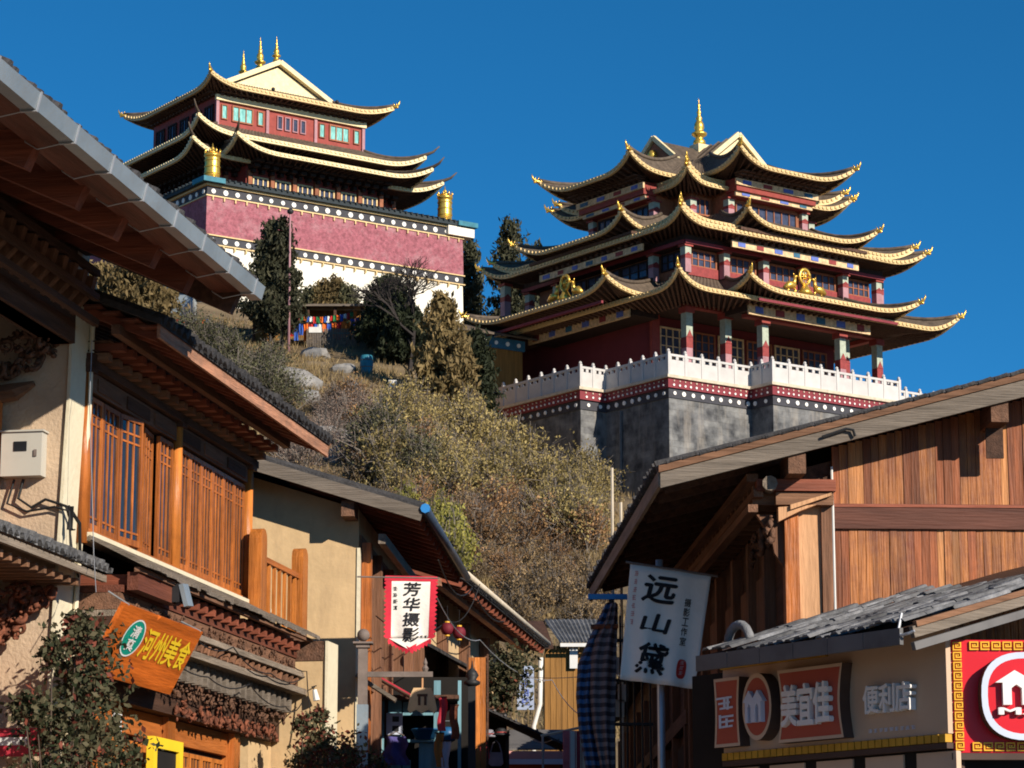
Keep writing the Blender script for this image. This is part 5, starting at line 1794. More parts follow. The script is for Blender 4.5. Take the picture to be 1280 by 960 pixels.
MB().box(-.05, -.02, -.035, -.031, -.2, -.08).box(.02, .05, -.035, -.031, -.2, -.08).box(-.06, .06, -.036, -.031, -.1, -.07).build('carved_mark', M_['dark_wood'], bell)
MB().tube([(0, 0, 0), (0, 0, za + gz - .035 - bq.z)], .012, 5).build('hanger', M_['pale_wood_z'], bell)

tp = at(590, 858, 40)
gz = hill(-.6, 40)
l2 = thing('dark_lamp_post', 'slim black post with spear finial in front of the orange panel', 'lamp post', loc=(tp.x, 40, gz))
h = tp.z - gz
MB().box(-.055, .055, -.055, .055, 0, h).build('shaft', M_['black_iron'], l2)
MB().lathe([(.06, 0), (.12, .03), (.12, .07), (.06, .1), (.1, .16), (.07, .22), (.02, .27), (.005, .38)], (0, 0, h), 8).build('finial', M_['black_iron'], l2, True)

# ---- further houses on the left
F4 = Frame(-1.75, 45, -7.7)
h4 = thing('lane_house', 'brown timber house with pale gutter and ragged rafter ends down the lane', 'house', M=F4.M)
e0, e1 = F4.on(580, 717, x=.9), F4.on(683, 805, x=.9)
ze = (e0.z + e1.z) / 2
y0, y1 = e0.y, e1.y
tiled_slope(h4, .9, ze - .1, -3.5, ze + 1.6, y0, y1)
MB().tube([(.95, y0, ze), (.95, y1, ze)], .05, 7).build('gutter', M_['terrace_coping'], h4, True)
MB().box(-5, -.05, y0 + .3, y1 - .3, -1, ze + .1).build('wall', M_['cream_plaster'], h4)
for k in range(24):
    y = lerp(y0 + .1, y1 - .1, k / 23)
    MB().beam((.85, y, ze - .15), (-.3, y, ze + .2), .1, .13).build('rafter', M_['red_wood_x'], h4)
MB().beam((.45, y0, ze - .12), (.45, y1, ze - .12), .12, .14).build('eave_beam', M_['salmon_wood_y'], h4)
for k in range(5):
    y = lerp(y0 + .5, y1 - .5, k / 4)
    MB().box(-.04, .14, y - .09, y + .09, -1, ze - .2).build('post', M_['brown_wood_z'], h4)
for k in range(4):
    y = lerp(y0 + .5, y1 - .5, (k + .5) / 4)
    MB().box(-.045, .03, y - .8, y + .8, 2.2, ze - 1.4).build('shutter', M_['brown_wood_z'], h4)
MB().prism([(-.04, y0 + .5, ze - 1.0), (.95, y0 + .5, ze - 1.55), (.95, y0 + .5, ze - 1.5), (-.04, y0 + .5, ze - .93)], (0, 5, 0)).build('pent_roof', M_['roof_tile'], h4)
op = at(597, 845, 43)
dp = thing('orange_door_panel', 'sunlit orange timber panel behind the slim black lamp post', 'panel', loc=(op.x, 43, hill(-.5, 43)))
zz = hill(-.5, 43)
for k in range(3): MB().box(-.14 + k * .095, -.05 + k * .095, -.03, .03, 0, at(597, 822, 43).z - zz).build('plank', M_['honey_wood_z'], dp)
MB().box(-.17, -.141, -.05, .05, 0, at(597, 818, 43).z - zz).box(.146, .175, -.05, .05, 0, at(597, 818, 43).z - zz).build('frame', M_['dark_wood'], dp)

for i, (x, y) in enumerate(((559, 786), (574, 791))):
    q = at(x, y, 42)
    ln = thing('red_lantern', 'dusky red round paper lantern hanging under the lane house eave', 'lantern', loc=q, group='red lanterns under the eave')
    ln.scale = (.72, .72, .72)
    MB().lathe([(.05, -.13), (.10, -.11), (.135, -.05), (.14, 0), (.135, .05), (.10, .11), (.05, .13)], n=12).build('paper_body', M_['lantern_red'], ln, True)
    MB().lathe([(.055, .13), (.055, .16)], n=8).lathe([(.055, -.16), (.055, -.13)], n=8).build('cap', M_['fret_yellow'], ln)
    MB().tube([(0, 0, .16), (0, 0, .5)], .006, 4).tube([(0, 0, -.16), (.01, 0, -.3)], [.02, .012], 5).build('cord', M_['cable_black'], ln)

# turquoise stall
sx0, sx1 = at(462, 900, 41).x, at(549, 900, 41).x
gz = hill(-2, 41)
ms = thing('turquoise_stall', 'turquoise painted shop front with shelf in the shade behind the lamp post', 'stall', loc=((sx0 + sx1) / 2, 41, gz))
W = (sx1 - sx0) / 2
zt4 = at(500, 876, 41).z - gz
for x, w in ((-W, .12), (-W + .13, .09), (-W + .28, .2), (W - .08, .1), (W + .28, .05)): MB().box(x, x + w, -.05, .05, 0, zt4 + (.3 if x > W - .1 else 0)).build('board', M_['turquoise_paint'], ms)
zs4 = at(500, 925, 41).z - gz
MB().box(-W + .5, W - .08, -.12, .1, zs4 - .04, zs4).build('shelf', M_['turquoise_paint'], ms)
MB().box(-W + .5, W - .08, -.04, .04, zt4 - .22, zt4 - .02).build('head_board', M_['turquoise_paint'], ms)
MB().box(-W - .1, W + .5, .5, .6, 0, zt4 + .4).build('back_wall', M_['interior_dark'], ms)
MB().box(-W + .5, -W + .62, -.03, .05, 0, zs4 - .3).box(W - .3, W - .08, -.03, .05, 0, zs4 - .05).build('lower_board', M_['turquoise_paint'], ms)
MB().box(-W - .05, W + .3, -.35, .45, zt4 + .001, zt4 + .06).build('roof_board', M_['dark_wood'], ms)
swb = thing('switch_panel', 'pale switch panel with two dark sockets on the turquoise boards', 'panel', loc=at(493, 905, 40.9))
MB().box(-.12, .12, -.03, .03, -.16, .16).build('plate', M_['letter_pale_blue'], swb)
MB().box(-.03, .07, -.04, -.031, .03, .11).box(-.03, .07, -.04, -.031, -.11, -.03).build('socket', M_['black_iron'], swb)
pc = at(495, 935, 40.6)
clo = thing('purple_garment', 'dark purple garment hanging on the turquoise stall', 'garment', loc=pc)
MB().grid([[(u * .3 * (1.1 - .25 * v) + .03 * math.sin(v * 9), .05 * math.sin(u * 9 + v * 3), v * .42) for u in [i / 8 - .5 for i in range(9)]] for v in [j / 8 - .6 for j in range(9)]]).build('cloth', M_['purple_cloth'], clo, True)
MB().tube([(-.12, 0, .18), (0, 0, .24), (.12, 0, .18)], .008, 4).build('hanger', M_['grey_iron'], clo)
bs = at(531, 916, 40.8)
basin = thing('blue_basin', 'blue plastic basin on the turquoise shelf', 'basin', loc=(bs.x, 40.95, gz + zs4 + .002))
MB().lathe([(.14, 0), (.2, .14), (.215, .14), (.205, .16), (.19, .15), (.13, .02)], n=16).build('bowl', M_['basin_blue'], basin, True)
bs = at(559, 918, 41)
bk = thing('blue_water_can', 'round blue tin hanging beside the turquoise stall', 'can', loc=bs)
MB().lathe([(.06, -.12), (.12, -.09), (.135, 0), (.12, .08), (.06, .11)], n=14).build('body', M_['basin_blue'], bk, True)
MB().tube([(-.1, 0, .08), (-.05, 0, .2), (.05, 0, .2), (.1, 0, .08)], .008, 4).build('handle', M_['galvanised'], bk)
aw = thing('red_awning', 'dark red slanted awning above the turquoise stall', 'awning', loc=at(495, 862, 40))
MB().prism([(-.35, -.2, .22), (.42, -.2, -.22), (.42, -.2, -.19), (-.35, -.2, .25)], (0, .8, 0)).build('canvas', M_['notice_red'], aw)
MB().tube([(-.35, -.2, .2), (.45, -.2, -.25)], .02, 5).build('front_rail', M_['dark_wood'], aw)
MB().tube([(-.3, .5, .2), (-.3, .5, .9)], .012, 4).build('stay', M_['grey_iron'], aw)

# small items at the far end
bs = at(657, 860, 55)
ps = thing('pale_blue_shop_sign', 'pale blue upright shop sign with faded characters beside a white pipe', 'sign', loc=bs)
MB().box(-.17, .17, -.04, .04, -.44, .44).build('board', M_['pale_blue_sign'], ps)
m = MB()
S = flat_surf((0, -.042, 0), (1, 0, 0), (0, 0, 1))
for k in range(4): put_marks(m, S, -.1, .1, .2 - k * .19, .35 - k * .19, 50 + k)
m.build('lettering', M_['panel_blue'], ps)
MB().tube([(0, .05, .44), (0, .3, .6)], .015, 5).build('bracket', M_['grey_iron'], ps)
dpz = at(676, 822, 56)
dpp = thing('white_downpipe', 'white plastic downpipe with a bent foot in front of the ochre shed', 'pipe', loc=(dpz.x, 56, hill(.5, 56)))
b_ = hill(.5, 56)
MB().tube([Vector((0, 0, dpz.z - b_)), Vector((-.02, 0, at(676, 880, 56).z - b_)), Vector((at(667, 908, 56).x - dpz.x, 0, at(667, 908, 56).z - b_)), Vector((at(667, 908, 56).x - dpz.x, 0, 0))], .05, 8).build('pipe', M_['white_paint'], dpp, True)
MB().box(-.09, .09, -.02, .06, dpz.z - b_ - .5, dpz.z - b_ - .45).build('clip', M_['grey_iron'], dpp)

# ochre shed
Y5 = 62
zg = hill(1, Y5)
w0, w1 = at(681, 860, Y5).x, at(760, 860, Y5).x
zt6 = at(700, 806, Y5).z
sh = thing('ochre_plank_shed', 'ochre plank shed with grey corrugated roof at the end of the lane', 'shed', loc=((w0 + w1) / 2, Y5, zg))
cx = (w0 + w1) / 2
n = 11
for k in range(n):
    a, b = lerp(w0, w1, k / n) - cx, lerp(w0, w1, (k + 1) / n) - cx
    MB().box(a, b - .01, .0, .06, 0, zt6 - zg - .02).build('plank', M_['ochre_wood_z'], sh)
MB().box(w0 - cx, w1 - cx, .065, 3, 0, zt6 - zg - .1).build('wall', M_['ochre_wood_z'], sh)
rz0 = at(700, 806, Y5).z - zg
rz1 = at(700, 776, Y5 + 1.8).z - zg
xl0, xl1 = at(700, 806, Y5).x - cx, at(680, 776, Y5 + 1.8).x - cx
q = MB()
rows = [[], []]
for k in range(33):
    t = k / 32
    rows[0].append((lerp(xl0, w1 - cx + .2, t), -.35, rz0 + (.03 if k % 2 else 0)))
    rows[1].append((lerp(xl1, w1 - cx + .2, t), 1.6, rz1 + (.03 if k % 2 else 0)))
q.grid(rows)
rfo = q.build('corrugated_roof', M_['grey_shingle'], sh)
MB().beam((xl0, -.36, rz0 - .04), (w1 - cx + .2, -.36, rz0 - .04), .03, .08).build('eave_flashing', M_['white_paint'], sh)
MB().beam((xl0 - .35, -.3, rz0 - .1), (xl1 - .2, 1.6, rz1 - .05), .4, .05).build('verge_board', M_['dark_wood'], sh)
MB().box(at(712, 820, Y5).x - cx, at(722, 820, Y5).x - cx, -.1, -.06, at(712, 836, Y5).z - zg, at(712, 811, Y5).z - zg).build('white_panel', M_['white_paint'], sh)

# low stall roof and cloth rack in the lane
Y7 = 50
zg = hill(.5, Y7)
a, b = at(626, 945, Y7).x, at(706, 945, Y7).x
ls = thing('low_stall', 'low market stall with grey sheet roof and lilac edge board', 'stall', loc=((a + b) / 2, Y7, zg))
hw = (b - a) / 2
z = at(660, 938, Y7).z - zg
MB().prism([(-hw, -.1, z), (-hw, -.1, z + .03), (-hw + .1, 1.2, at(660, 914, Y7 + 1.2).z - zg + .03), (-hw + .1, 1.2, at(660, 914, Y7 + 1.2).z - zg)], (2 * hw, 0, 0)).build('sheet_roof', M_['grey_gutter'], ls)
MB().box(-hw - .05, hw, -.15, -.11, z - .16, z - .02).build('edge_board', M_['pink_print'], ls)
MB().box(-hw - .05, hw, -.16, -.12, z - .26, z - .165).build('lower_edge', M_['letter_pale_blue'], ls)
for x in (-hw + .05, hw - .1): MB().box(x, x + .06, 0, .06, 0, z).build('leg', M_['dark_wood'], ls)
MB().box(-hw, hw, .8, .9, 0, z - .1).build('back_board', M_['red_wood_x'], ls)

Y8 = 42
zg = hill(1, Y8)
a, b = at(680, 920, Y8), at(742, 905, Y8)
rk_ = thing('clothes_rack', 'thin pale clothes rack draped with red and white cloths', 'rack', loc=(a.x, Y8, zg))
MB().tube([(0, 0, 0), (-.02, 0, a.z - zg)], .02, 6).build('upright', M_['galvanised'], rk_)
MB().tube([(b.x - a.x, 0, 0), (b.x - a.x, 0, b.z - zg)], .02, 6).build('upright', M_['galvanised'], rk_)
MB().tube([(-.05, 0, a.z - zg), (b.x - a.x + .05, 0, b.z - zg)], .022, 6).build('rail', M_['terrace_coping'], rk_)
rr = random.Random(4)
for k, (px, m_) in enumerate(((708, 'pink_cloth'), (716, 'cloth_white'), (723, 'notice_red'), (729, 'cream_and_lit_end'), (736, 'pink_cloth'))):
    q = at(px, 912, Y8)
    c_ = thing('hung_cloth', ['red and white cloth', 'long white cloth', 'dark red cloth', 'cream cloth', 'short pink cloth'][k] + ' hanging over the pale clothes rack', 'cloth', loc=(q.x, Y8, q.z - .02))
    MB().grid([[(u * .11, -.03 + .025 * math.sin(u * 20 + k), v * -rr.uniform(.68, .72)) for u in [i / 6 - .5 for i in range(7)]] for v in [j / 6 for j in range(7)]]).build('cloth', M_[m_], c_, True)

# folded striped market canopy and rack beside the banner
Y9 = 31
zg = hill(1.2, Y9)
tb = at(764, 752, Y9)
fc = thing('striped_canopy', 'tall folded canopy of blue and grey striped cloth', 'canopy', loc=(tb.x, Y9, zg))
def gather(pxl, pxr, m_, name, dy):
    rows = []
    for (y, l), (_, r) in zip(pxl, pxr):
        row = []
        for i in range(13):
            t = i / 12
            p = at(lerp(l, r, t), y, Y9)
            row.append((p.x - tb.x, dy + .05 * math.sin(t * 14 + y * .01) - .10 * math.sin(t * 3.14), p.z - zg))
        rows.append(row)
    rows.append([(x, y, .4) for x, y, z in rows[-1]])
    MB().grid(rows).build(name, M_[m_], fc, True)
gather([(754, 757), (775, 747), (800, 735), (830, 722), (870, 720), (910, 723), (960, 732)], [(754, 766), (775, 765), (800, 760), (830, 748), (870, 742), (910, 745), (960, 752)], 'stripe_blue', 'blue_fold', 0)
gather([(756, 762), (775, 756), (800, 742), (830, 736), (870, 736), (910, 740), (960, 750)], [(756, 772), (775, 772), (800, 771), (830, 770), (870, 769), (910, 768), (960, 768)], 'stripe_grey', 'grey_fold', -.12)
MB().tube([(0, .02, 0), (0, .02, tb.z - zg + .05)], .03, 7).build('pole', M_['black_iron'], fc)
bz = at(760, 746, Y9).z - zg
MB().box(at(735, 746, Y9).x - tb.x, at(784, 746, Y9).x - tb.x, -.03, .03, bz - .03, bz + .03).build('crossbar', M_['blue_paint'], fc)
MB().tube([(at(738, 786, Y9).x - tb.x, -.2, at(738, 786, Y9).z - zg), (at(772, 785, Y9).x - tb.x, -.2, at(772, 785, Y9).z - zg)], .03, 6).build('strap', M_['carved_red'], fc)
Y10 = 31.6
wr = thing('wire_rack', 'tall dark wire display rack behind the large cloth banner', 'rack', loc=(at(784, 900, Y10).x, Y10, hill(1.3, Y10)))
zg = hill(1.3, Y10)
for px in (768, 776, 784, 793, 803, 813):
    x = at(px, 900, Y10).x - at(784, 900, Y10).x
    MB().tube([(x, 0, 0), (x, 0, at(px, 770, Y10).z - zg)], .014, 5).build('bar', M_['black_iron'], wr)
for py in (905, 850, 800):
    z = at(784, py, Y10).z - zg
    MB().box(-.2, .3, -.02, .12, z - .015, z + .015).build('shelf', M_['black_iron'], wr)
for k, (px, py) in enumerate(((775, 832), (779, 866), (774, 885))):
    q = at(px, py, Y10)
    MB().box(q.x - at(784, 900, Y10).x - .06, q.x - at(784, 900, Y10).x + .06, .02, .05, q.z - zg - .1, q.z - zg + .1).build('card', M_['cloth_white'], wr)

# notices, yellow frame, wires
nt_ = LF.on(22, 925, y=-1.0)
no = thing('red_notice_board', 'dark red notice board with white strip at the foot of the plaster wall', 'notice', M=LF.M @ Matrix.Translation((nt_.x, -.95, nt_.z)))
MB().box(-.3, .22, -.02, .02, -.16, .12).build('board', M_['notice_red'], no)
MB().box(-.25, .1, -.026, -.021, -.05, .03).build('white_strip', M_['white_paint'], no)
MB().tube([(-.1, .02, 0), (-.1, .42, 0)], .015, 5).build('fixing', M_['grey_iron'], no)
yf = LF.on(225, 935, x=.3)
ye = thing('yellow_sign_frame', 'bright yellow sign frame in front of the orange lattice doors', 'sign', M=LF.M @ Matrix.Translation((.3, yf.y, yf.z)))
MB().box(-.04, .04, -1.1, 0, -.06, .06).box(-.04, .04, -.14, 0, -1.5, -.06).box(-.04, .04, -1.1, -.96, -1.5, -.06).build('frame', M_['letter_yellow'], ye)
MB().box(-.02, .0, -.95, -.14, -1.5, -.06).build('face', M_['interior_dark'], ye)
wn_ = LF.on(147, 905, x=.35)
wt = thing('white_notice', 'white paper notice pinned beside the orange lattice doors', 'notice', M=LF.M @ Matrix.Translation(wn_))
MB().box(-.012, 0, -.14, .14, -.11, .11).build('paper', M_['white_paint'], wt)
S = flat_surf((.003, -.14, -.11), (0, .28, 0), (0, 0, .22))
m = MB()
for k in range(2): put_marks(m, S, .1 + k * .42, .45 + k * .42, .2, .8, 70 + k)
m.build('lettering', M_['letter_black'], wt)


def wire(pts, r, label, sag=.15, m='cable_black'):
    P = [at(*p) for p in pts]
    r *= .6
    q = MB()
    for a, b in zip(P, P[1:]):
        q.tube([a.lerp(b, t / 8) - Vector((0, 0, sag * 4 * (t / 8) * (1 - t / 8))) for t in range(9)], r, 5)
    o = q.build('overhead_cable', M_[m], None, label=label, cat='cable')
    return o


wire([(545, 745, 37), (600, 800, 44), (690, 850, 50), (760, 905, 31.6)], .012, 'thin grey cable slung down the lane past the pale blue sign', .2, 'galvanised')
wire([(470, 770, 37), (560, 775, 44), (600, 730, 45)], .014, 'black cable drooping from the house eave behind the red edged banner', .25)
wire([(575, 850, 42), (650, 905, 48), (690, 925, 42)], .012, 'pale cable sagging toward the clothes rack', .15, 'galvanised')
wire([(655, 845, 55), (725, 846, 40)], .010, 'fine cable crossing in front of the ochre shed', .03, 'galvanised')
wire([(548, 700, 40), (590, 735, 46), (640, 770, 52)], .02, 'thick black cable under the pale gutter of the lane house', .3)
MB().tube([LF.on(115, 425, x=.25), LF.on(112, 500, x=.3), LF.on(117, 690, x=.35), LF.on(120, 740, x=.6)], .0045, 4).build('hanging_wire', M_['galvanised'], label='thin wire hanging straight down in front of the lattice windows', cat='cable').matrix_world = LF.M
for px, top, Y_ in ((765, 585, 37.5), (776, 628, 37.2)):
    q = at(px, top, Y_)
    tpole = thing('bamboo_pole', 'thin pale bamboo pole rising behind the eave of the plank house', 'pole', loc=(q.x, Y_, hill(q.x, Y_)), group='bamboo poles behind the plank house')
    MB().tube([(0, 0, 0), (0, 0, q.z - hill(q.x, Y_))], .022, 6).build('cane', M_['terrace_coping'], tpole)
    for k in range(5): MB().lathe([(.022, 0), (.028, .01), (.022, .02)], (0, 0, 1 + k * 1.1), 6).build('node', M_['brown_wood_z'], tpole)

# the house behind the plank house, whose dark front closes the lane on the shady side
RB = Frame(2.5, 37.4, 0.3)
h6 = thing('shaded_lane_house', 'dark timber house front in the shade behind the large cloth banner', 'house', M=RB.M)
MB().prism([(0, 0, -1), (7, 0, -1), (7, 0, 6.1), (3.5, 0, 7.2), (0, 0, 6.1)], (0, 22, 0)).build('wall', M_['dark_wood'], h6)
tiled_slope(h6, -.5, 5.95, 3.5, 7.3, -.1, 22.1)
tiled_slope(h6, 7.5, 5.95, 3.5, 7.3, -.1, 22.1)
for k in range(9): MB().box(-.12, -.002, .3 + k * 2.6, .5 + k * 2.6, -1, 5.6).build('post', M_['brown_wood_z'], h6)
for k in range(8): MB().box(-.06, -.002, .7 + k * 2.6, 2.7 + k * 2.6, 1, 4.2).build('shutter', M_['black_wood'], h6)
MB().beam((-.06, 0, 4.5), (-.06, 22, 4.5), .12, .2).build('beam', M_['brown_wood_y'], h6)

# loose cables along the carved cornice
for i, (P, lab) in enumerate(((((.62, .4, 4.95), (.66, 2.0, 4.80), (.64, 3.6, 4.86), (.66, 5.2, 4.70), (.62, 7.0, 4.82)), 'slack black cable along the upper carved cornice'),
                              (((.60, .8, 4.62), (.64, 2.6, 4.42), (.62, 4.4, 4.50), (.64, 6.0, 4.36), (.55, 7.15, 4.5)), 'slack black cable in front of the cornice balusters'),
                              (((.3, 6.9, 5.2), (.62, 7.1, 4.9), (.70, 7.0, 4.4), (.5, 7.1, 4.0)), 'black cable dangling at the end of the cornice by the party wall'))):
    q = MB()
    V = [Vector(p) for p in P]
    pts = []
    for a, b in zip(V, V[1:]):
        pts += [a.lerp(b, t / 6) - Vector((0, 0, .09 * 4 * t / 6 * (1 - t / 6))) for t in range(6)]
    q.tube(pts + [V[-1]], .008, 5)
    q.build('facade_cable', M_['cable_black'], None, label=lab, cat='cable').matrix_world = LF.M

# dark stall under a slanting sheet, with goods hung in its mouth
YS = 44.6
zs_ = hill(-.5, YS)
A, B = at(586, 880, YS), at(704, 934, YS)
dk = thing('dark_stall', 'dark stall mouth under a slanting black sheet roof in the lane', 'stall', loc=(A.x, YS, zs_))
MB().prism([(0, -.5, A.z - zs_), (B.x - A.x, -.5, B.z - zs_), (B.x - A.x, -.5, B.z - zs_ + .04), (0, -.5, A.z - zs_ + .04)], (0, 1.6, 0)).build('sheet_roof', M_['roof_tile'], dk)
for k in range(9):
    t = (k + .5) / 9
    MB().tube([(lerp(0, B.x - A.x, t), -.52, lerp(A.z, B.z, t) - zs_ + .05), (lerp(0, B.x - A.x, t), 1.1, lerp(A.z, B.z, t) - zs_ + .05)], .02, 5).build('sheet_rib', M_['grey_gutter'], dk)
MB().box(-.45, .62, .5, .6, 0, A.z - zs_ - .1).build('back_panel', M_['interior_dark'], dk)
MB().box(-.5, -.42, -.4, .6, 0, A.z - zs_ - .05).build('side_post', M_['black_wood'], dk)
MB().box(.6, .66, -.4, .6, 0, B.z - zs_ + .25).build('side_post', M_['black_wood'], dk)
goods = (('shoulder_bag', 'dark brown shoulder bag', 'bag', 'brown_wood_y', 600, 903), ('felt_hat', 'round black felt hat', 'hat', 'black_iron', 626, 918), ('felt_hat', 'grey felt hat', 'hat', 'grey_tarp', 611, 920), ('shoulder_bag', 'dull red cloth bag', 'bag', 'notice_red', 603, 938), ('shoulder_bag', 'pale grey cloth bag', 'bag', 'grey_tarp', 620, 945))
for nm, lb, ct, m_, px, py in goods:
    p = at(px, py, YS - .45)
    g_ = thing(nm, lb + ' hanging in the mouth of the dark stall', ct, loc=p)
    if ct == 'bag':
        MB().prism([(-.10, 0, .06), (.10, 0, .06), (.12, 0, -.12), (.08, 0, -.16), (-.08, 0, -.16), (-.12, 0, -.12)], (0, .08, 0)).build('pouch', M_[m_], g_)
        MB().tube([(-.09, .04, .06), (-.05, .04, .2), (0, .04, .26), (.05, .04, .2), (.09, .04, .06)], .012, 5).build('strap', M_[m_], g_)
    else:
        MB().lathe([(.15, -.02), (.155, 0), (.09, .015), (.085, .07), (.06, .1), (.01, .105)], n=14).build('crown', M_[m_], g_, True)
        MB().lathe([(.088, .018), (.092, .02), (.09, .04), (.086, .042)], n=14).build('band', M_['panel_red'], g_)
# scarves and tins that crowd the turquoise front
for i, (px, py, m_, lb) in enumerate(((553, 890, 'notice_red', 'dark red scarf'), (557, 945, 'pale_blue_sign', 'pale blue scarf'), (549, 935, 'ochre_wood_z', 'ochre scarf'), (568, 900, 'carved_red', 'brown scarf'))):
    p = at(px, py, 40.4)
    sc_ = thing('hanging_scarf', lb + ' hung on the side post of the turquoise stall', 'scarf', loc=p)
    MB().grid([[(u * .12 + .02 * math.sin(v * 6 + i), .02 * math.sin(u * 11), .22 - v * .5) for u in (-.5, -.25, 0, .25, .5)] for v in [j / 6 for j in range(7)]]).build('cloth', M_[m_], sc_, True)
    MB().tube([(-.07, 0, .22), (.07, 0, .22)], .01, 5).build('peg', M_['dark_wood'], sc_)

# ------------------------------------------------------------------ plants
def leaf(mb, c, s, r, asp=1.6, up=.3):
    d = Vector((r.gauss(0, 1), r.gauss(0, 1), r.gauss(0, 1) + up)).normalized()
    n = Vector((r.gauss(0, 1), r.gauss(0, 1), r.gauss(0, 1)))
    a = d.cross(n)
    if a.length < .05: return
    a = a.normalized() * s * .5
    d = d * s * asp * .5
    i = len(mb.v)
    mb.v += [tuple(c - d), tuple(c + a * .9), tuple(c + d), tuple(c - a * .9)]
    mb.f.append((i, i + 1, i + 2, i + 3))


def shrub_mesh(seed, R, H, nb, per, ls, spread=.28, upright=.5, twigs=True):
    r = random.Random(seed)
    lv, tw = MB(), MB()
    for b in range(nb):
        a = r.uniform(0, 6.283)
        tilt = abs(r.gauss(0, .5)) + .05
        L = H * r.uniform(.65, 1.08)
        end = Vector((math.cos(a) * R * min(1.1, tilt) * r.uniform(.7, 1.1), math.sin(a) * R * min(1.1, tilt) * r.uniform(.7, 1.1), L * max(.35, 1 - .45 * tilt)))
        base = Vector((r.uniform(-.2, .2) * R, r.uniform(-.2, .2) * R, -.1))
        mid = base.lerp(end, .5) + Vector((r.uniform(-.1, .1) * R, r.uniform(-.1, .1) * R, H * .08))
        if twigs: tw.tube([base, mid, end, end + (end - mid) * .25], [.04 * H / 3, .028 * H / 3, .014, .008], 3, False)
        for k in range(per):
            t = r.random() ** .6
            p = base.lerp(mid, t * 2) if t < .5 else mid.lerp(end, t * 2 - 1)
            c = p + Vector((r.gauss(0, spread), r.gauss(0, spread), r.gauss(0, spread * .8) + .05))
            if twigs and k % 3 == 0: tw.tube([p, c, c + (c - p) * .6], [.013, .010, .006], 3, False)
            for q in range(5): leaf(lv, c + Vector((r.gauss(0, .11), r.gauss(0, .11), r.gauss(0, .13))), ls * r.uniform(.6, 1.3), r, 1.7, upright)
    return lv, tw


def plant(kind, label, cat, group, meshes, p, sc, rot, tilt=0):
    o = thing(kind, label, cat, loc=p, rotz=rot, group=group)
    for nm, me in meshes: obj(nm, me, o, scale=sc)
    return o


def protos(kind, n, *a, leafm='leaf_olive', bark='bark_grey', **k):
    out = []
    for i in range(n):
        lv, tw = shrub_mesh(hash((kind, i)) % 1000 if False else i * 37 + len(kind), *a, **k)
        out.append([('foliage', lv.mesh('foliage', M_[leafm])), ('stems', tw.mesh('stems', M_[bark]))])
    return out


P_OL = protos('olive', 5, 1.9, 2.6, 44, 12, .08, leafm='leaf_olive', spread=.2, upright=.9)
P_BR = protos('brown', 3, 1.4, 1.6, 40, 9, .07, leafm='leaf_brown', spread=.17, upright=.9)
P_MA = protos('mauve', 3, 1.5, 1.6, 64, 6, .05, leafm='leaf_mauve', spread=.2)
P_WI = protos('willow', 3, 1.0, 2.6, 34, 13, .08, leafm='leaf_willow', spread=.12, upright=1.6)
P_GG = protos('greygreen', 3, 2.1, 2.8, 60, 13, .085, leafm='leaf_greygreen')
P_RU = protos('russetbush', 3, 1.7, 1.9, 46, 9, .07, leafm='leaf_russet', spread=.18, upright=.9)
RV = random.Random(77)


def scatter(kind, label, group, P, regs, s0, s1, sink=.15):
    for (x0, x1, y0, y1, n) in regs:
        for k in range(n):
            px, py = RV.uniform(x0, x1), RV.uniform(y0, y1)
            p = hill_at(px, py)
            if p is None: continue
            p.z = hill(p.x, p.y) - sink
            plant(kind, label, 'shrub', group, RV.choice(P), p, RV.uniform(s0, s1), RV.uniform(0, 6.28))


scatter('olive_shrub', 'olive yellow leafy shrub in the large thicket below the stone terrace', 'olive shrubs below the terrace', P_OL,
        [(470, 560, 540, 640, 16), (560, 700, 560, 650, 26), (600, 745, 600, 670, 16), (690, 760, 580, 690, 12)], .6, 1.1)
scatter('tall_olive_shrub', 'tall spreading olive yellow shrub rising against the foot of the stone terrace', 'tall olive shrubs at the terrace foot', P_OL,
        [(580, 660, 560, 600, 12), (640, 735, 565, 610, 14)], .95, 1.3)
scatter('russet_shrub', 'russet brown half bare shrub among the olive thicket', 'russet shrubs among the thicket', P_RU,
        [(430, 540, 520, 600, 10), (520, 720, 560, 680, 16), (560, 760, 650, 760, 14)], .5, 1.0)
scatter('brown_shrub', 'low brown dry shrub on the lower hillside', 'brown shrubs on the lower hillside', P_BR,
        [(540, 760, 690, 775, 26), (560, 740, 640, 720, 16), (640, 770, 740, 790, 10), (340, 480, 590, 640, 8), (480, 700, 545, 640, 16)], .35, .85)
scatter('mauve_shrub', 'leafless mauve grey twiggy shrub on the dry bank', 'mauve twiggy shrubs', P_MA,
        [(400, 510, 510, 570, 16), (350, 440, 540, 600, 9), (520, 720, 560, 660, 12)], .6, 1.1)
scatter('willow_shrub', 'upright yellow green willow shrub above the dark blue gutter', 'yellow green willow shrubs', P_WI,
        [(500, 575, 665, 745, 10), (560, 610, 700, 760, 4)], .7, 1.05)
scatter('greygreen_shrub', 'grey green bushy shrub on the slope beside the pink lamp pole', 'grey green shrubs on the slope', P_GG,
        [(235, 330, 440, 520, 7), (300, 355, 470, 530, 3), (450, 520, 580, 640, 4)], .75, 1.05)


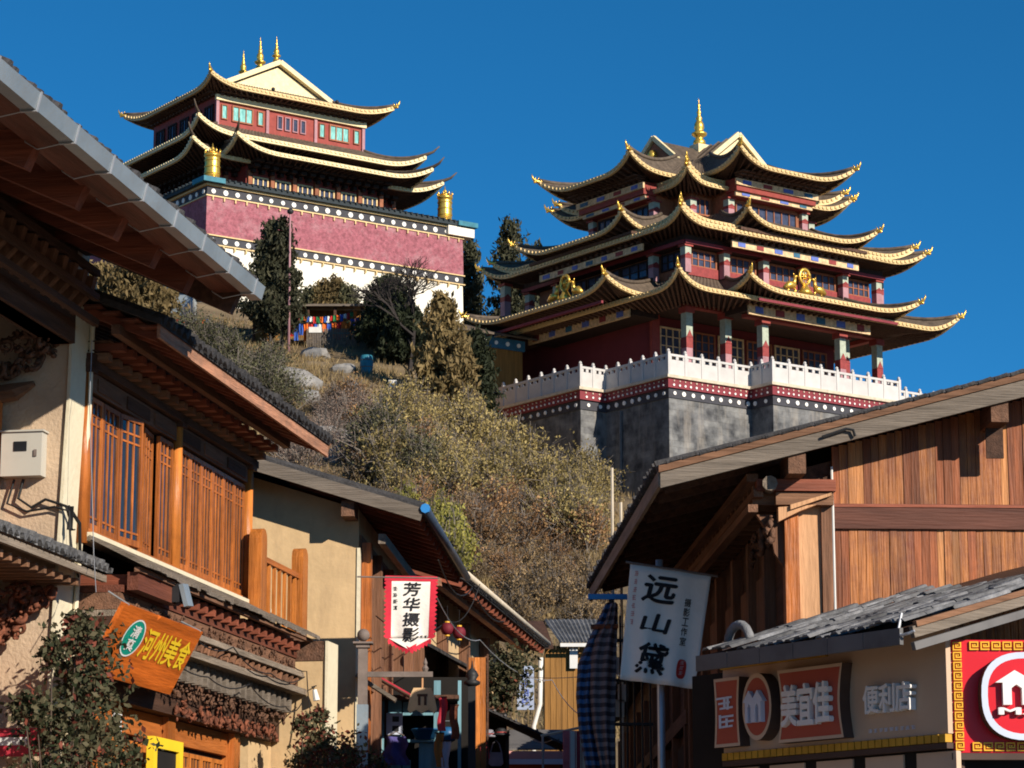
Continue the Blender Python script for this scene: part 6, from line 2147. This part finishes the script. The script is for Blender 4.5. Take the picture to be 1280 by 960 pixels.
def conifer_mesh(seed, H, R, layers, per, ls, droop=.25, power=.8, flop=.0):
    """layered evergreen: sprays along real branches"""
    r = random.Random(seed)
    lv, tw = MB(), MB()
    tw.tube([(0, 0, -.3), (0, 0, H * .5), (r.uniform(-.1, .1), 0, H * .98)], [.11 * H / 6, .07 * H / 6, .01], 6)
    for i in range(layers):
        t = (i + r.random()) / layers
        z = H * (.10 + .90 * t)
        rad = R * (1 - t) ** power * r.uniform(.7, 1.15) + .12
        a = r.uniform(0, 6.28)
        d = Vector((math.cos(a), math.sin(a), 0))
        st = Vector((0, 0, z))
        en = st + d * rad + Vector((0, 0, rad * (.35 - droop) + flop))
        tw.tube([st, en], [.025, .006], 3, False)
        n = max(3, int(per * rad / R + 2))
        for k in range(n):
            u = r.random() ** .7
            c = st.lerp(en, u) + Vector((r.gauss(0, .09 * R), r.gauss(0, .09 * R), r.gauss(0, .12)))
            for q in range(4): leaf(lv, c + Vector((r.gauss(0, .08), r.gauss(0, .08), r.gauss(0, .12))), ls * r.uniform(.6, 1.2), r, 2.6, 1.4)
    return [('crown', lv, None), ('trunk', tw, None)]


def tree(kind, label, px, py, Y, H, R, leafm, layers=150, per=16, ls=.13, seed=1, bark='bark', **k):
    q = at(px, py, Y)
    p = Vector((q.x, Y, hill(q.x, Y)))
    o = thing(kind, label, 'tree', loc=p)
    for nm, mbb, _ in conifer_mesh(seed, H, R, layers, per, ls, **k):
        mbb.build(nm, M_[leafm if nm == 'crown' else bark], o)
    return o


def top_h(px, py, Y):
    q = at(px, py, Y)
    return q.z - hill(q.x, Y)


tree('cypress_tree', 'dark pointed cypress against the white temple wall beside the pink lamp pole', 338, 430, 139, top_h(338, 281, 139), 1.75, 'leaf_conifer', 190, 20, .14, 1, power=.85, droop=-.35)
tree('cypress_tree', 'slim second stem of the dark cypress by the white temple wall', 352, 430, 138.5, top_h(344, 276, 138.5), 1.1, 'leaf_conifer', 140, 14, .13, 2, power=.8, droop=-.35)
tree('brown_juniper', 'brown green broad juniper standing on the bank below the temples', 552, 500, 126, top_h(552, 368, 126), 1.65, 'leaf_conifer_brown', 170, 22, .16, 3, power=.6, droop=.5)
tree('brown_juniper', 'shorter brown juniper leaning beside the broad one on the bank', 572, 500, 125, top_h(576, 425, 125), 1.3, 'leaf_conifer_brown', 110, 18, .15, 4, power=.55, droop=.5)
tree('dark_evergreen', 'dense dark evergreen in front of the white temple wall', 486, 430, 138, top_h(484, 352, 138), 1.7, 'leaf_dark', 200, 22, .15, 5, power=.4)
tree('dark_evergreen', 'low dark evergreen between the white wall and the brown juniper', 508, 440, 135, top_h(508, 390, 135), 1.5, 'leaf_dark', 170, 20, .15, 6, power=.4)
tree('dark_evergreen', 'dark evergreen filling the gap between the brown juniper and the balustrade', 592, 470, 131, top_h(592, 420, 131), 1.3, 'leaf_dark', 170, 20, .15, 16, power=.4)
tree('tall_fir', 'tall brownish fir behind the left eaves of the terrace temple', 637, 420, 172, top_h(637, 274, 172), 2.6, 'leaf_conifer', 240, 24, .18, 7, power=.55)
tree('tall_fir', 'narrow dark fir right behind the corner of the mauve temple wall', 586, 400, 176, top_h(583, 292, 176), 1.6, 'leaf_conifer', 170, 20, .17, 8, power=.5)
tree('tall_fir', 'broad grey fir half hidden by the terrace temple eaves', 668, 420, 178, top_h(660, 300, 178), 3.0, 'leaf_conifer', 220, 24, .18, 9, power=.5)
tree('grey_juniper', 'grey green juniper seen under the near sheet metal gutter', 168, 400, 141, top_h(165, 330, 141), 2.6, 'leaf_conifer_brown', 200, 24, .17, 10, power=.35)
tree('grey_juniper', 'small grey green juniper beside the bluish wall under the gutter', 125, 400, 142, top_h(125, 335, 142), 1.7, 'leaf_conifer_brown', 150, 20, .16, 11, power=.4)
for i, (px, tp_, lm, lb) in enumerate(((388, 366, 'leaf_greygreen', 'round green bush'), (402, 356, 'leaf_conifer_brown', 'pointed brownish bush'), (416, 352, 'leaf_conifer_brown', 'tallest pointed brown bush'), (432, 362, 'leaf_greygreen', 'small green bush'))):
    o = tree('wall_bush', lb + ' against the white temple wall above the prayer flags', px, 385, 146.5, top_h(px, tp_, 146.5), .75, lm, 90, 14, .11, 20 + i, power=.35)
    o['category'] = 'bush'


def bare_tree(label, px, Y, top, seed=3):
    r = random.Random(seed)
    q = at(px, 430, Y)
    H = top_h(px, top, Y)
    o = thing('bare_tree', label, 'tree', loc=(q.x, Y, hill(q.x, Y)))
    tk, tw = MB(), MB()

    def grow_(p, d, L, rad, lv):
        e = p + d * L
        m = p.lerp(e, .5) + Vector((r.gauss(0, .05), r.gauss(0, .05), 0)) * L
        (tk if lv < 2 else tw).tube([p, m, e], [rad, rad * .85, rad * .65], 5 if lv < 2 else 3, False)
        if lv >= 6: return
        for k in range(3 if lv < 5 else 4):
            nd = (d + Vector((r.gauss(0, .52), r.gauss(0, .52), r.gauss(.12, .3)))).normalized()
            grow_(p.lerp(e, r.uniform(.6, 1)), nd, L * r.uniform(.62, .85), rad * .66, lv + 1)
    grow_(Vector((0, 0, -.2)), Vector((.1, 0, 1)).normalized(), H * .40, .14, 0)
    tk.build('trunk', M_['bark_black'], o)
    tw.build('twigs', M_['bark_black'], o, kind='stuff')


bare_tree('leafless dark branched tree in front of the mauve temple wall', 512, 134, 325)

# rocks and dry grass on the bank
for i, (px, py, s) in enumerate(((365, 485, 1.25), (388, 500, .6), (392, 447, .7), (430, 465, .55), (440, 488, .45), (415, 560, 1.2), (428, 575, .8), (700, 705, .5))):
    p = hill_at(px, py)
    if p is None: continue
    r = random.Random(i)
    b = MB().ball((0, 0, 0), s, 10, 7, (1.3, .9, .7))
    b.v = [tuple(Vector(v) * (1 + .35 * noise.noise(Vector(v) * 1.4 / s + Vector((i * 7, 0, 0))))) for v in b.v]
    o = b.build('boulder', M_['rock'], None, False, label=['large grey boulder on the grassy bank', 'small grey boulder beside the large one', 'flat pale boulder near the white fence', 'low boulder near the teal barrel', 'dark boulder at the edge of the mauve shrubs', 'pale rock face among the mauve shrubs', 'lower pale rock among the mauve shrubs', 'small rock in the brown shrubs of the lower slope'][i], cat='rock')
    o.location = p + Vector((0, 0, s * .1))
    o.rotation_euler = (0, 0, i * 1.3)

gr_ = MB()
r = random.Random(9)
cnt = 0
while cnt < 26000:
    px, py = r.uniform(210, 790), r.uniform(405, 800)
    d = None
    Y = lerp(68, 146, r.random())
    X = (px - 640) / FPX * Y
    if noise.noise((X * .25, Y * .25, 1.7)) < -.12 and r.random() < .8: continue
    z = hill(X, Y)
    hgt = r.uniform(.12, .42)
    for k in range(2):
        a = r.uniform(0, 6.28)
        w = .03
        bx, by = X + r.gauss(0, .08), Y + r.gauss(0, .08)
        lx, ly = r.gauss(0, .12), r.gauss(0, .12)
        i = len(gr_.v)
        gr_.v += [(bx - w * math.cos(a), by - w * math.sin(a), z - .05), (bx + w * math.cos(a), by + w * math.sin(a), z - .05), (bx + lx, by + ly, z + hgt)]
        gr_.f.append((i, i + 1, i + 2))
    cnt += 1
gr_.build('dry_grass', M_['grass_dry'], None, kind='stuff', label='dry straw coloured grass over the hillside', cat='grass')


# climbing roses at the house fronts
def rose(label, M, pts, n, ls, seed, red=.12):
    r = random.Random(seed)
    o = thing('rose_bush', label, 'bush', M=M)
    A, B, T = MB(), MB(), MB()
    for k in range(n):
        c, rad = r.choice(pts)
        c = Vector(c) + Vector((r.gauss(0, rad), r.gauss(0, rad * .7), r.gauss(0, rad)))
        mb_ = B if r.random() < red else A
        for q in range(3): leaf(mb_, c + Vector((r.gauss(0, .03), r.gauss(0, .03), r.gauss(0, .03))), ls * r.uniform(.6, 1.25), r, 1.5, .1)
    base = Vector((sum(p[0][0] for p in pts) / len(pts), sum(p[0][1] for p in pts) / len(pts), min(p[0][2] for p in pts) - 2.5))
    for c, rad in pts:
        T.tube([base + Vector((r.gauss(0, .1), r.gauss(0, .1), 0)), base.lerp(Vector(c), .6) + Vector((r.gauss(0, .08), r.gauss(0, .08), .1)), Vector(c)], [.02, .014, .006], 4)
    A.build('foliage', M_['leaf_rose'], o)
    B.build('young_leaves', M_['leaf_rose_red'], o)
    T.build('stems', M_['bark'], o)
    return o


def lp_(px, py, x): return tuple(LF.on(px, py, x=x))


pts = [(lp_(px, py, .55), rd) for px, py, rd in ((95, 800, .12), (115, 815, .15), (100, 840, .16), (120, 865, .16), (95, 880, .18), (110, 910, .2), (75, 905, .13), (130, 930, .2), (80, 940, .2), (150, 945, .14), (45, 890, .06), (30, 885, .05), (60, 960, .2), (110, 970, .25), (100, 780, .06), (65, 815, .05))]
rose('tall dark leaved rose bush climbing the corner beside the orange sign', LF.M, pts, 2400, .05, 5, .1)
pts = [(lp_(px, py, 1.1), rd) for px, py, rd in ((395, 925, .1), (405, 945, .14), (425, 940, .14), (385, 950, .12), (440, 955, .12), (455, 950, .08), (420, 965, .2), (378, 905, .04), (400, 895, .04), (470, 960, .07))]
rs2 = rose('small rose bush in front of the cream party wall', LF.M, pts, 1500, .045, 6, .3)
fl_ = MB()
for px, py in ((473, 948), (466, 958)): fl_.ball(lp_(px, py, 1.1), .035, 7, 5)
fl_.build('blossoms', M_['pink_cloth'], rs2, True)
q = hill(at(620, 850, 47).x, 47)
pts = [((at(px, py, 47).x, 47, at(px, py, 47).z), .16) for px, py in ((615, 850), (630, 840), (640, 855), (625, 870), (645, 830), (610, 870))]
rose('dark green potted shrub below the lane house gutter', Matrix.Identity(4), pts, 900, .06, 7, .03)

# ------------------------------------------------------------------ small things on the hill
pq = at(361, 425, 138)
gz = hill(pq.x, 138)
pl_ = thing('pink_lamp_pole', 'tall faded pink lamp pole in front of the white temple wall', 'lamp post', loc=(pq.x, 138, gz))
hh = at(361, 268, 138).z - gz
MB().tube([(0, 0, 0), (-.03, 0, hh)], [.075, .045], 8).build('pole', M_['column_mauve'], pl_, True)
MB().lathe([(.05, 0), (.16, .08), (.18, .2), (.1, .3), (.02, .34)], (-.03, 0, hh), 10).build('lamp_head', M_['black_iron'], pl_, True)
pq = hill_at(253, 436)
wp = thing('white_marker_post', 'short white marker post among the grey green shrubs', 'post', loc=pq)
MB().box(-.09, .09, -.09, .09, -.3, 1.15).build('shaft', M_['white_paint'], wp)
MB().lathe([(.12, 1.15), (.12, 1.2), (.03, 1.27)], n=6).build('cap', M_['white_paint'], wp)

# pavilion roof with prayer flags and picket fence
YF = 140
fz = hill(at(405, 425, YF).x, YF)
x0, x1 = at(362, 400, YF).x, at(452, 400, YF).x
pv = thing('flag_shelter', 'low dark roofed shelter behind the strings of prayer flags', 'shelter', loc=((x0 + x1) / 2, YF + 1.5, fz))
w = (x1 - x0) / 2
zt = at(405, 384, YF + 1.5).z - fz
MB().prism([(-w - 2.2, -1.4, zt - .25), (-w - 2.2, 1.2, zt + .1), (-w - 2.2, 1.2, zt + .18), (-w - 2.2, -1.4, zt - .17)], (2 * w + 2.4, 0, 0)).build('roof', M_['temple_tile'], pv)
MB().box(-w - 2.2, w + .2, -1.46, -1.401, zt - .27, zt - .15).build('eave_board', M_['grey_wood_x'], pv)
MB().box(-w - 2, w, .3, .5, -1.5, zt - .1).build('back_wall', M_['ochre_wood_z'], pv)
for k in range(5): MB().box(lerp(-w - 1.9, w, k / 4) - .07, lerp(-w - 1.9, w, k / 4) + .07, -1.2, -1.06, -1.5, zt - .27).build('post', M_['dark_wood'], pv)
for nm, c in (('flag_red', (.50, .03, .03)), ('flag_blue', (.03, .09, .38)), ('flag_white', (.7, .7, .68)), ('flag_orange', (.65, .14, .02)), ('flag_green', (.03, .20, .07))): mat(nm, c, .9, .2, 5)
fcol = ['flag_blue', 'flag_white', 'flag_red', 'flag_green', 'flag_orange']
r = random.Random(12)
for j, (xa, ya, xb, yb, n, lab) in enumerate(((362, 392, 446, 388, 20, 'upper string of prayer flags along the shelter eave'), (362, 402, 450, 396, 15, 'lower string of large prayer flags over the picket fence'), (196, 392, 262, 398, 14, 'string of prayer flags beyond the window house roof'))):
    A, B = at(xa, ya, YF - .4), at(xb, yb, YF - .4)
    st = thing('prayer_flag_string', lab, 'prayer flags', loc=A)
    MB().tube([Vector((0, 0, 0)).lerp(B - A, t / 8) - Vector((0, 0, .25 * 4 * t / 8 * (1 - t / 8))) for t in range(9)], .015, 4).build('cord', M_['cable_black'], st)
    for k in range(n):
        t = (k + .5) / n
        c = (B - A) * t - Vector((0, 0, .25 * 4 * t * (1 - t)))
        wd, hg = (B - A).length / n * .47, (.34, .9, .3)[j] * r.uniform(.7, 1.15)
        MB().grid([[(c.x + u * wd, c.y + .06 * math.sin(u * 3 + k + v * 2), c.z - hg * v) for u in (-1, -.3, .3, 1)] for v in (0, .5, 1)]).build('flag', M_[fcol[(k + j) % 5] if j != 1 else r.choice(fcol[:3] + fcol[2:3] + fcol[4:])], st)
fn_ = thing('picket_fence', 'pale grey picket fence with white board below the prayer flags', 'fence', loc=(at(405, 432, YF - .6).x, YF - .6, fz))
fx = at(405, 432, YF - .6).x
zt = at(405, 409, YF - .6).z - fz
for k in range(30):
    x = at(384 + k * 2.1, 420, YF - .6).x - fx
    MB().box(x - .028, x + .028, -.02, .02, -.6, zt - .08).build('picket', M_['grey_wood_x'], fn_)
MB().box(at(384, 420, YF - .6).x - fx, at(446, 420, YF - .6).x - fx, .021, .06, zt - .35, zt - .27).build('rail', M_['grey_wood_x'], fn_)
MB().box(at(386, 420, YF - .6).x - fx, at(402, 420, YF - .6).x - fx, -.06, -.021, zt - .3, zt).build('white_board', M_['white_paint'], fn_)
pq = hill_at(458, 466)
ba = thing('teal_barrel', 'teal barrel standing on the grassy bank', 'barrel', loc=pq)
MB().lathe([(.28, -.1), (.3, .1), (.33, .45), (.3, .8), (.27, .86), (.1, .9)], n=14).build('body', M_['coping_teal'], ba, True)
for z in (.25, .6): MB().lathe([(.325, z), (.345, z + .02), (.325, z + .04)], n=14).build('hoop', M_['grey_iron'], ba)
pq = hill_at(491, 488)
wsg = thing('white_sign_board', 'small white board on a stake at the edge of the mauve shrubs', 'sign', loc=pq)
MB().box(-.2, .2, -.03, .03, .15, .5).build('board', M_['white_paint'], wsg)
MB().box(-.03, .03, .031, .08, -.3, .45).build('stake', M_['grey_wood_y'], wsg)

# ochre outbuilding with dotted band between the temples
OF = Frame(at(598, 440, 146).x, 146, 36)
ob = thing('ochre_outbuilding', 'small ochre walled outbuilding with dark dotted band between the temples', 'building', M=OF.M)
z0, z1 = at(620, 470, 146).z, at(620, 432, 146).z
MB().box(-4, 3, 0, 4, z0 - 4, z1).build('wall', M_['ochre_wood_z'], ob)
MB().box(-4.1, 3.1, -.1, 4.1, z1, z1 + .6).build('dark_band', M_['panel_teal'], ob)
dots([(-4.1, -.1), (3.1, -.1), (3.1, 4.1), (-4.1, 4.1)], 0, z1 + .3, .75, .13, [0, 3], 'white_dots', 'dot_white', ob)
MB().prism([(-4.6, -.6, z1 + .6), (3.6, -.6, z1 + .6), (3.6, 2, z1 + 1.5), (-4.6, 2, z1 + 1.5)], (0, 0, .12)).build('roof', M_['temple_tile'], ob)
bw_ = thing('bluish_wall', 'grey blue plastered hut wall under the near gutter beside the junipers', 'hut', loc=(at(220, 380, 144).x, 144, hill(at(220, 380, 144).x, 144)))
bz = hill(at(220, 380, 144).x, 144)
MB().box(-1.0, .9, 0, 2, -2, at(220, 366, 144).z - bz).build('wall', M_['sheet_metal'], bw_)
MB().box(-1.2, 1.1, -.2, 2.2, at(220, 366, 144).z - bz, at(220, 362, 144).z - bz).build('roof', M_['roof_tile'], bw_)
